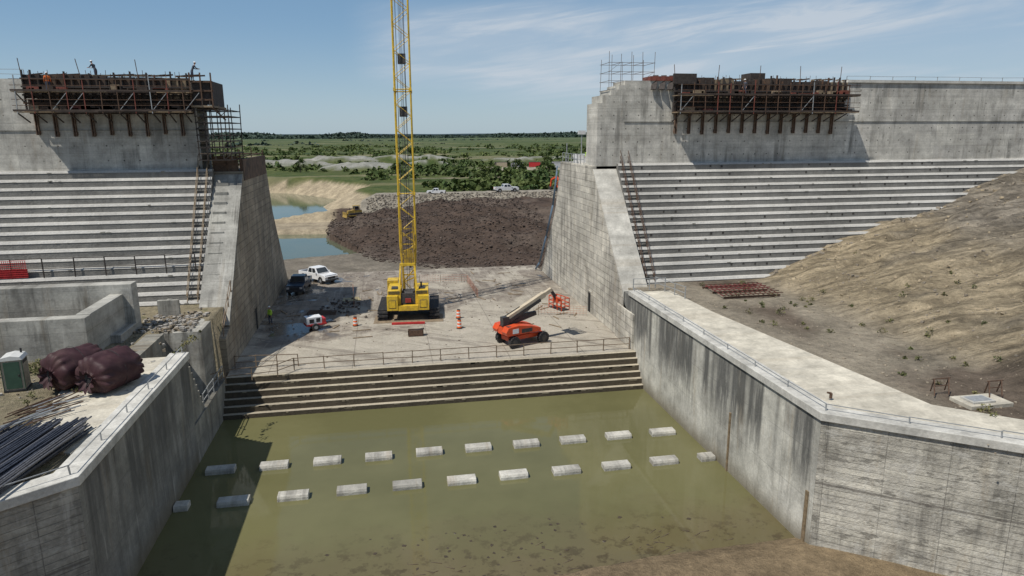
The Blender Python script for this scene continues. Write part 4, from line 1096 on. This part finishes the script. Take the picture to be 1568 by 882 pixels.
# ---------------------------------------------------------------- people
skin_m=simple('skin',(.35,.2,.13),.6,.1); jeans=simple('denim',(.05,.06,.09),.85,.2); boot=simple('work_boot',(.06,.04,.03),.8)
def person(loc,rot,shirt,helmet,s=.86,pose='stand'):
    root=empty('construction_worker',loc,rot,s)
    lean={'stand':0,'work':.28}[pose]
    J={'pel':(0,0,.95),'sp':(0,.03+lean*.35,1.18),'ch':(0,lean*.8,1.38),'nk':(0,lean*1.05,1.50),'hd':(0,lean*1.15+.02,1.60)}
    for sg,n in ((-1,'l'),(1,'r')):
        J['hip'+n]=(sg*.10,0,.9); J['kn'+n]=(sg*.12,.05 if sg>0 else -.02,.5); J['an'+n]=(sg*.13,.0 if sg>0 else -.08,.09); J['to'+n]=(sg*.15,.16 if sg>0 else .08,.04)
        J['sh'+n]=(sg*.20,lean*.8,1.42)
        if pose=='work': J['el'+n]=(sg*.27,lean*.8+.15,1.18); J['wr'+n]=(sg*.2,lean*.8+.38,1.16)
        else: J['el'+n]=(sg*.27,-.02,1.14); J['wr'+n]=(sg*.27,.08,.90)
    E=[('pel','sp'),('sp','ch'),('ch','nk'),('nk','hd')]
    R={'pel':.14,'sp':.135,'ch':.16,'nk':.06,'hd':.06}
    for n in 'lr':
        E+=[('pel','hip'+n),('hip'+n,'kn'+n),('kn'+n,'an'+n),('an'+n,'to'+n),('ch','sh'+n),('sh'+n,'el'+n),('el'+n,'wr'+n)]
        R.update({'hip'+n:.10,'kn'+n:.07,'an'+n:.055,'to'+n:.045,'sh'+n:.07,'el'+n:.05,'wr'+n:.035})
    for sg,n in ((-1,'l'),(1,'r')):
        w=Vector(J['wr'+n]); dr=(w-Vector(J['el'+n])).normalized(); J['pm'+n]=tuple(w+dr*.07); E.append(('wr'+n,'pm'+n)); R['pm'+n]=.032
        for k in range(4):
            o=Vector((0,(k-1.5)*.02,0)) if pose=='stand' else Vector(((k-1.5)*.02,0,0))
            J['f%d%s'%(k,n)]=tuple(w+dr*(.15-.008*abs(k-1.5))+o); J['g%d%s'%(k,n)]=tuple(w+dr*.17+o+Vector((-sg*.02,0,-.01)))
            E+=[('pm'+n,'f%d%s'%(k,n)),('f%d%s'%(k,n),'g%d%s'%(k,n))]; R['f%d%s'%(k,n)]=.010;R['g%d%s'%(k,n)]=.008
        J['th'+n]=tuple(w+dr*.09+Vector((-sg*.02,.045,0))); E.append(('pm'+n,'th'+n)); R['th'+n]=.011
    keys=list(J); me=bpy.data.meshes.new('b'); me.from_pydata([J[k] for k in keys],[(keys.index(a),keys.index(c)) for a,c in E],[])
    o=bpy.data.objects.new('body',me); scene.collection.objects.link(o)
    sk=o.modifiers.new('s','SKIN'); sd=o.modifiers.new('d','SUBSURF'); sd.levels=1; sd.render_levels=1
    for i,k in enumerate(keys):
        q=me.skin_vertices[0].data[i]; rr=R[k]; q.radius=(rr,rr*.8 if k in('pel','sp','ch') else rr); q.use_root=(k=='pel')
    dg=bpy.context.evaluated_depsgraph_get(); m2=bpy.data.meshes.new_from_object(o.evaluated_get(dg)); bpy.data.objects.remove(o)
    for m in (shirt,jeans,boot,skin_m): m2.materials.append(m)
    for p in m2.polygons:
        c=p.center; p.use_smooth=True
        if c.z<.14:p.material_index=2
        elif c.z<.97 and abs(c.x)<.22: p.material_index=1
        elif c.z>1.49: p.material_index=3
        else:
            p.material_index=0
            for n in 'lr':
                if (Vector(c)-Vector(J['pm'+n])).length<.13: p.material_index=3
    bo=bpy.data.objects.new('body',m2); scene.collection.objects.link(bo); bo.parent=root
    b=MB(); hc=Vector(J['hd'])+Vector((0,.01,.09))
    def sph(c,rx,ry,rz,mi,z0=-1.,n=12,m=8):
        vs=[];fs=[]
        for i in range(m+1):
            ph=math.asin(max(-1,z0))+(math.pi/2-math.asin(max(-1,z0)))*i/m
            for j in range(n): vs.append((c[0]+rx*math.cos(ph)*math.cos(2*math.pi*j/n),c[1]+ry*math.cos(ph)*math.sin(2*math.pi*j/n),c[2]+rz*math.sin(ph)))
        for i in range(m):
            for j in range(n): fs.append((i*n+j,i*n+(j+1)%n,(i+1)*n+(j+1)%n,(i+1)*n+j))
        b.add(vs,fs,mi)
    sph(hc,.078,.098,.118,0); sph(hc+Vector((0,.098,-.01)),.014,.022,.022,0); sph(hc+Vector((-.08,0,0)),.012,.022,.03,0); sph(hc+Vector((.08,0,0)),.012,.022,.03,0)
    for sx in (-.03,.03): sph(hc+Vector((sx,.088,.015)),.012,.01,.008,2)
    b.box(hc.x-.025,hc.x+.025,hc.y+.088,hc.y+.096,hc.z-.055,hc.z-.048,2)
    sph(hc+Vector((0,-.02,.0)),.083,.09,.11,2,.0); sph(hc+Vector((0,0,.05)),.105,.125,.10,1,0.,14,6); b.cyl(hc+Vector((0,.02,.045)),hc+Vector((0,.02,.057)),.135,14,1)
    b.finish('head_and_hard_hat',[skin_m,helmet,simple('dark_hair',(.02,.015,.01))],parent=root,smooth=True)
hiv=simple('hi_vis_lime',(.45,.7,.06),.7,.1); hio=simple('hi_vis_orange',(.7,.16,.03),.7,.1); dk=simple('dark_shirt',(.04,.045,.06),.8)
person((-10.9,63.6,0),2.4,hiv,whitep,.95); person((-22.6,62.9,21.4),1.2,dk,whitep,.85,'work'); person((-15.3,62.9,21.4),-1.0,dk,whitep,.85,'work')
person((-25.2,60.4,20.35),.4,hio,whitep,.8); person((33,60.4,20.35),2.0,dk,whitep,.8); person((20.0,66.8,14),2.5,hiv,whitep,.8)

# ---------------------------------------------------------------- sky, sun, camera
sd=Vector((-.545,-.30,1)).normalized(); el=math.asin(sd.z); az=math.atan2(sd.x,sd.y)
w=bpy.data.worlds.new('World'); scene.world=w; w.use_nodes=True; nt=w.node_tree; N=nt.nodes; L=nt.links
bg=N['Background']; sky=N.new('ShaderNodeTexSky'); sky.sky_type='NISHITA'; sky.sun_disc=False; sky.sun_elevation=el; sky.sun_rotation=az%(2*math.pi)
sky.air_density=1.0; sky.dust_density=.4; sky.ozone_density=2.0
tc=N.new('ShaderNodeTexCoord'); sp=N.new('ShaderNodeSeparateXYZ'); L.new(tc.outputs['Generated'],sp.inputs[0])
def m_(op,a,b_,cl=False):
    n=N.new('ShaderNodeMath'); n.operation=op; n.use_clamp=cl
    for i,q in enumerate((a,b_)):
        if isinstance(q,bpy.types.NodeSocket): L.new(q,n.inputs[i])
        else: n.inputs[i].default_value=q
    return n.outputs[0]
def mr_(v,a,b_,c,d):
    n=N.new('ShaderNodeMapRange'); n.interpolation_type='SMOOTHSTEP'; L.new(v,n.inputs[0])
    for i,q in enumerate((a,b_,c,d)): n.inputs[i+1].default_value=q
    return n.outputs[0]
def mixc(f,a,b_):
    n=N.new('ShaderNodeMix'); n.data_type='RGBA'
    for i,q in ((0,f),(6,a),(7,b_)):
        if isinstance(q,bpy.types.NodeSocket): L.new(q,n.inputs[i])
        else: n.inputs[i].default_value=q if i==0 else (*q,1)
    return n.outputs[2]
BG=.095
def c_(r,g_,b_): return (r/BG,g_/BG,b_/BG)
sx_,sy_,sz_=sp.outputs[0],sp.outputs[1],sp.outputs[2]
def wn(kx,kz,scale,det,rough,dist,off):
    cb=N.new('ShaderNodeCombineXYZ'); 
    e=m_('SUBTRACT',sz_,m_('MULTIPLY',sx_,.12))
    L.new(m_('MULTIPLY',sx_,kx),cb.inputs[0]); L.new(m_('MULTIPLY',e,kz),cb.inputs[1]); L.new(m_('ADD',m_('MULTIPLY',sy_,kx),off),cb.inputs[2])
    n=N.new('ShaderNodeTexNoise'); L.new(cb.outputs[0],n.inputs['Vector']); n.inputs['Scale'].default_value=scale; n.inputs['Detail'].default_value=det; n.inputs['Roughness'].default_value=rough; n.inputs['Distortion'].default_value=dist; return n.outputs[0]
# humid Gulf-air sky: physical sky blended with a bluer haze gradient
grad=mixc(mr_(sz_,.0,.16,0,1),c_(.36,.50,.62),c_(.20,.36,.55))
grad=mixc(mr_(sz_,.10,.45,0,1),grad,c_(.055,.15,.33))
skyc=mixc(.72,sky.outputs[0],grad)
f1=mr_(wn(1.,5.,2.2,7,.55,.6,0.),.36,.60,0,1); f2=mr_(wn(1.,9.,5.,8,.6,1.0,4.),.36,.66,.25,1)
fib=m_('MULTIPLY',f1,f2)
band1=m_('MULTIPLY',m_('MULTIPLY',mr_(sz_,.02,.09,0,1),mr_(sz_,.20,.13,0,1)),mr_(sx_,.0,.35,0,.9))
band2=m_('MULTIPLY',mr_(m_('ADD',sz_,m_('MULTIPLY',sx_,-.03)),.155,.19,0,1),mr_(sx_,.22,.48,0,1.0))
wisp=m_('MULTIPLY',m_('MULTIPLY',mr_(sz_,.05,.10,0,1),mr_(sz_,.19,.14,0,1)),m_('MULTIPLY',mr_(sx_,-.05,.04,0,1),mr_(sx_,.33,.22,0,1)))
mask=m_('ADD',m_('ADD',band1,band2),m_('MULTIPLY',wisp,.9),True)
cl=m_('ADD',m_('MULTIPLY',m_('MULTIPLY',fib,mask),1.3),m_('MULTIPLY',mask,.34),True)
fin=mixc(m_('MULTIPLY',cl,.85),skyc,c_(.55,.61,.68))
L.new(fin,bg.inputs['Color']); bg.inputs['Strength'].default_value=BG
sl=bpy.data.lights.new('sun','SUN'); sl.energy=4.6; sl.angle=math.radians(.53); sl.color=(1,.955,.875)
so=bpy.data.objects.new('sun',sl); scene.collection.objects.link(so); so.rotation_euler=sd.to_track_quat('Z','Y').to_euler(); so.location=(-40,-20,80)
cam=bpy.data.cameras.new('camera'); cam.lens=24; cam.sensor_width=36; cam.clip_start=.5; cam.clip_end=20000
co=bpy.data.objects.new('camera',cam); scene.collection.objects.link(co)
from mathutils import Euler
R=Euler((math.radians(90-12.73),0,math.radians(-10.42))).to_matrix()@Matrix.Rotation(math.radians(-.28),3,'Z')
co.location=(0,0,17); co.rotation_euler=R.to_euler()
scene.camera=co
scene.view_settings.view_transform='Standard'; scene.view_settings.look='None'; scene.view_settings.exposure=0
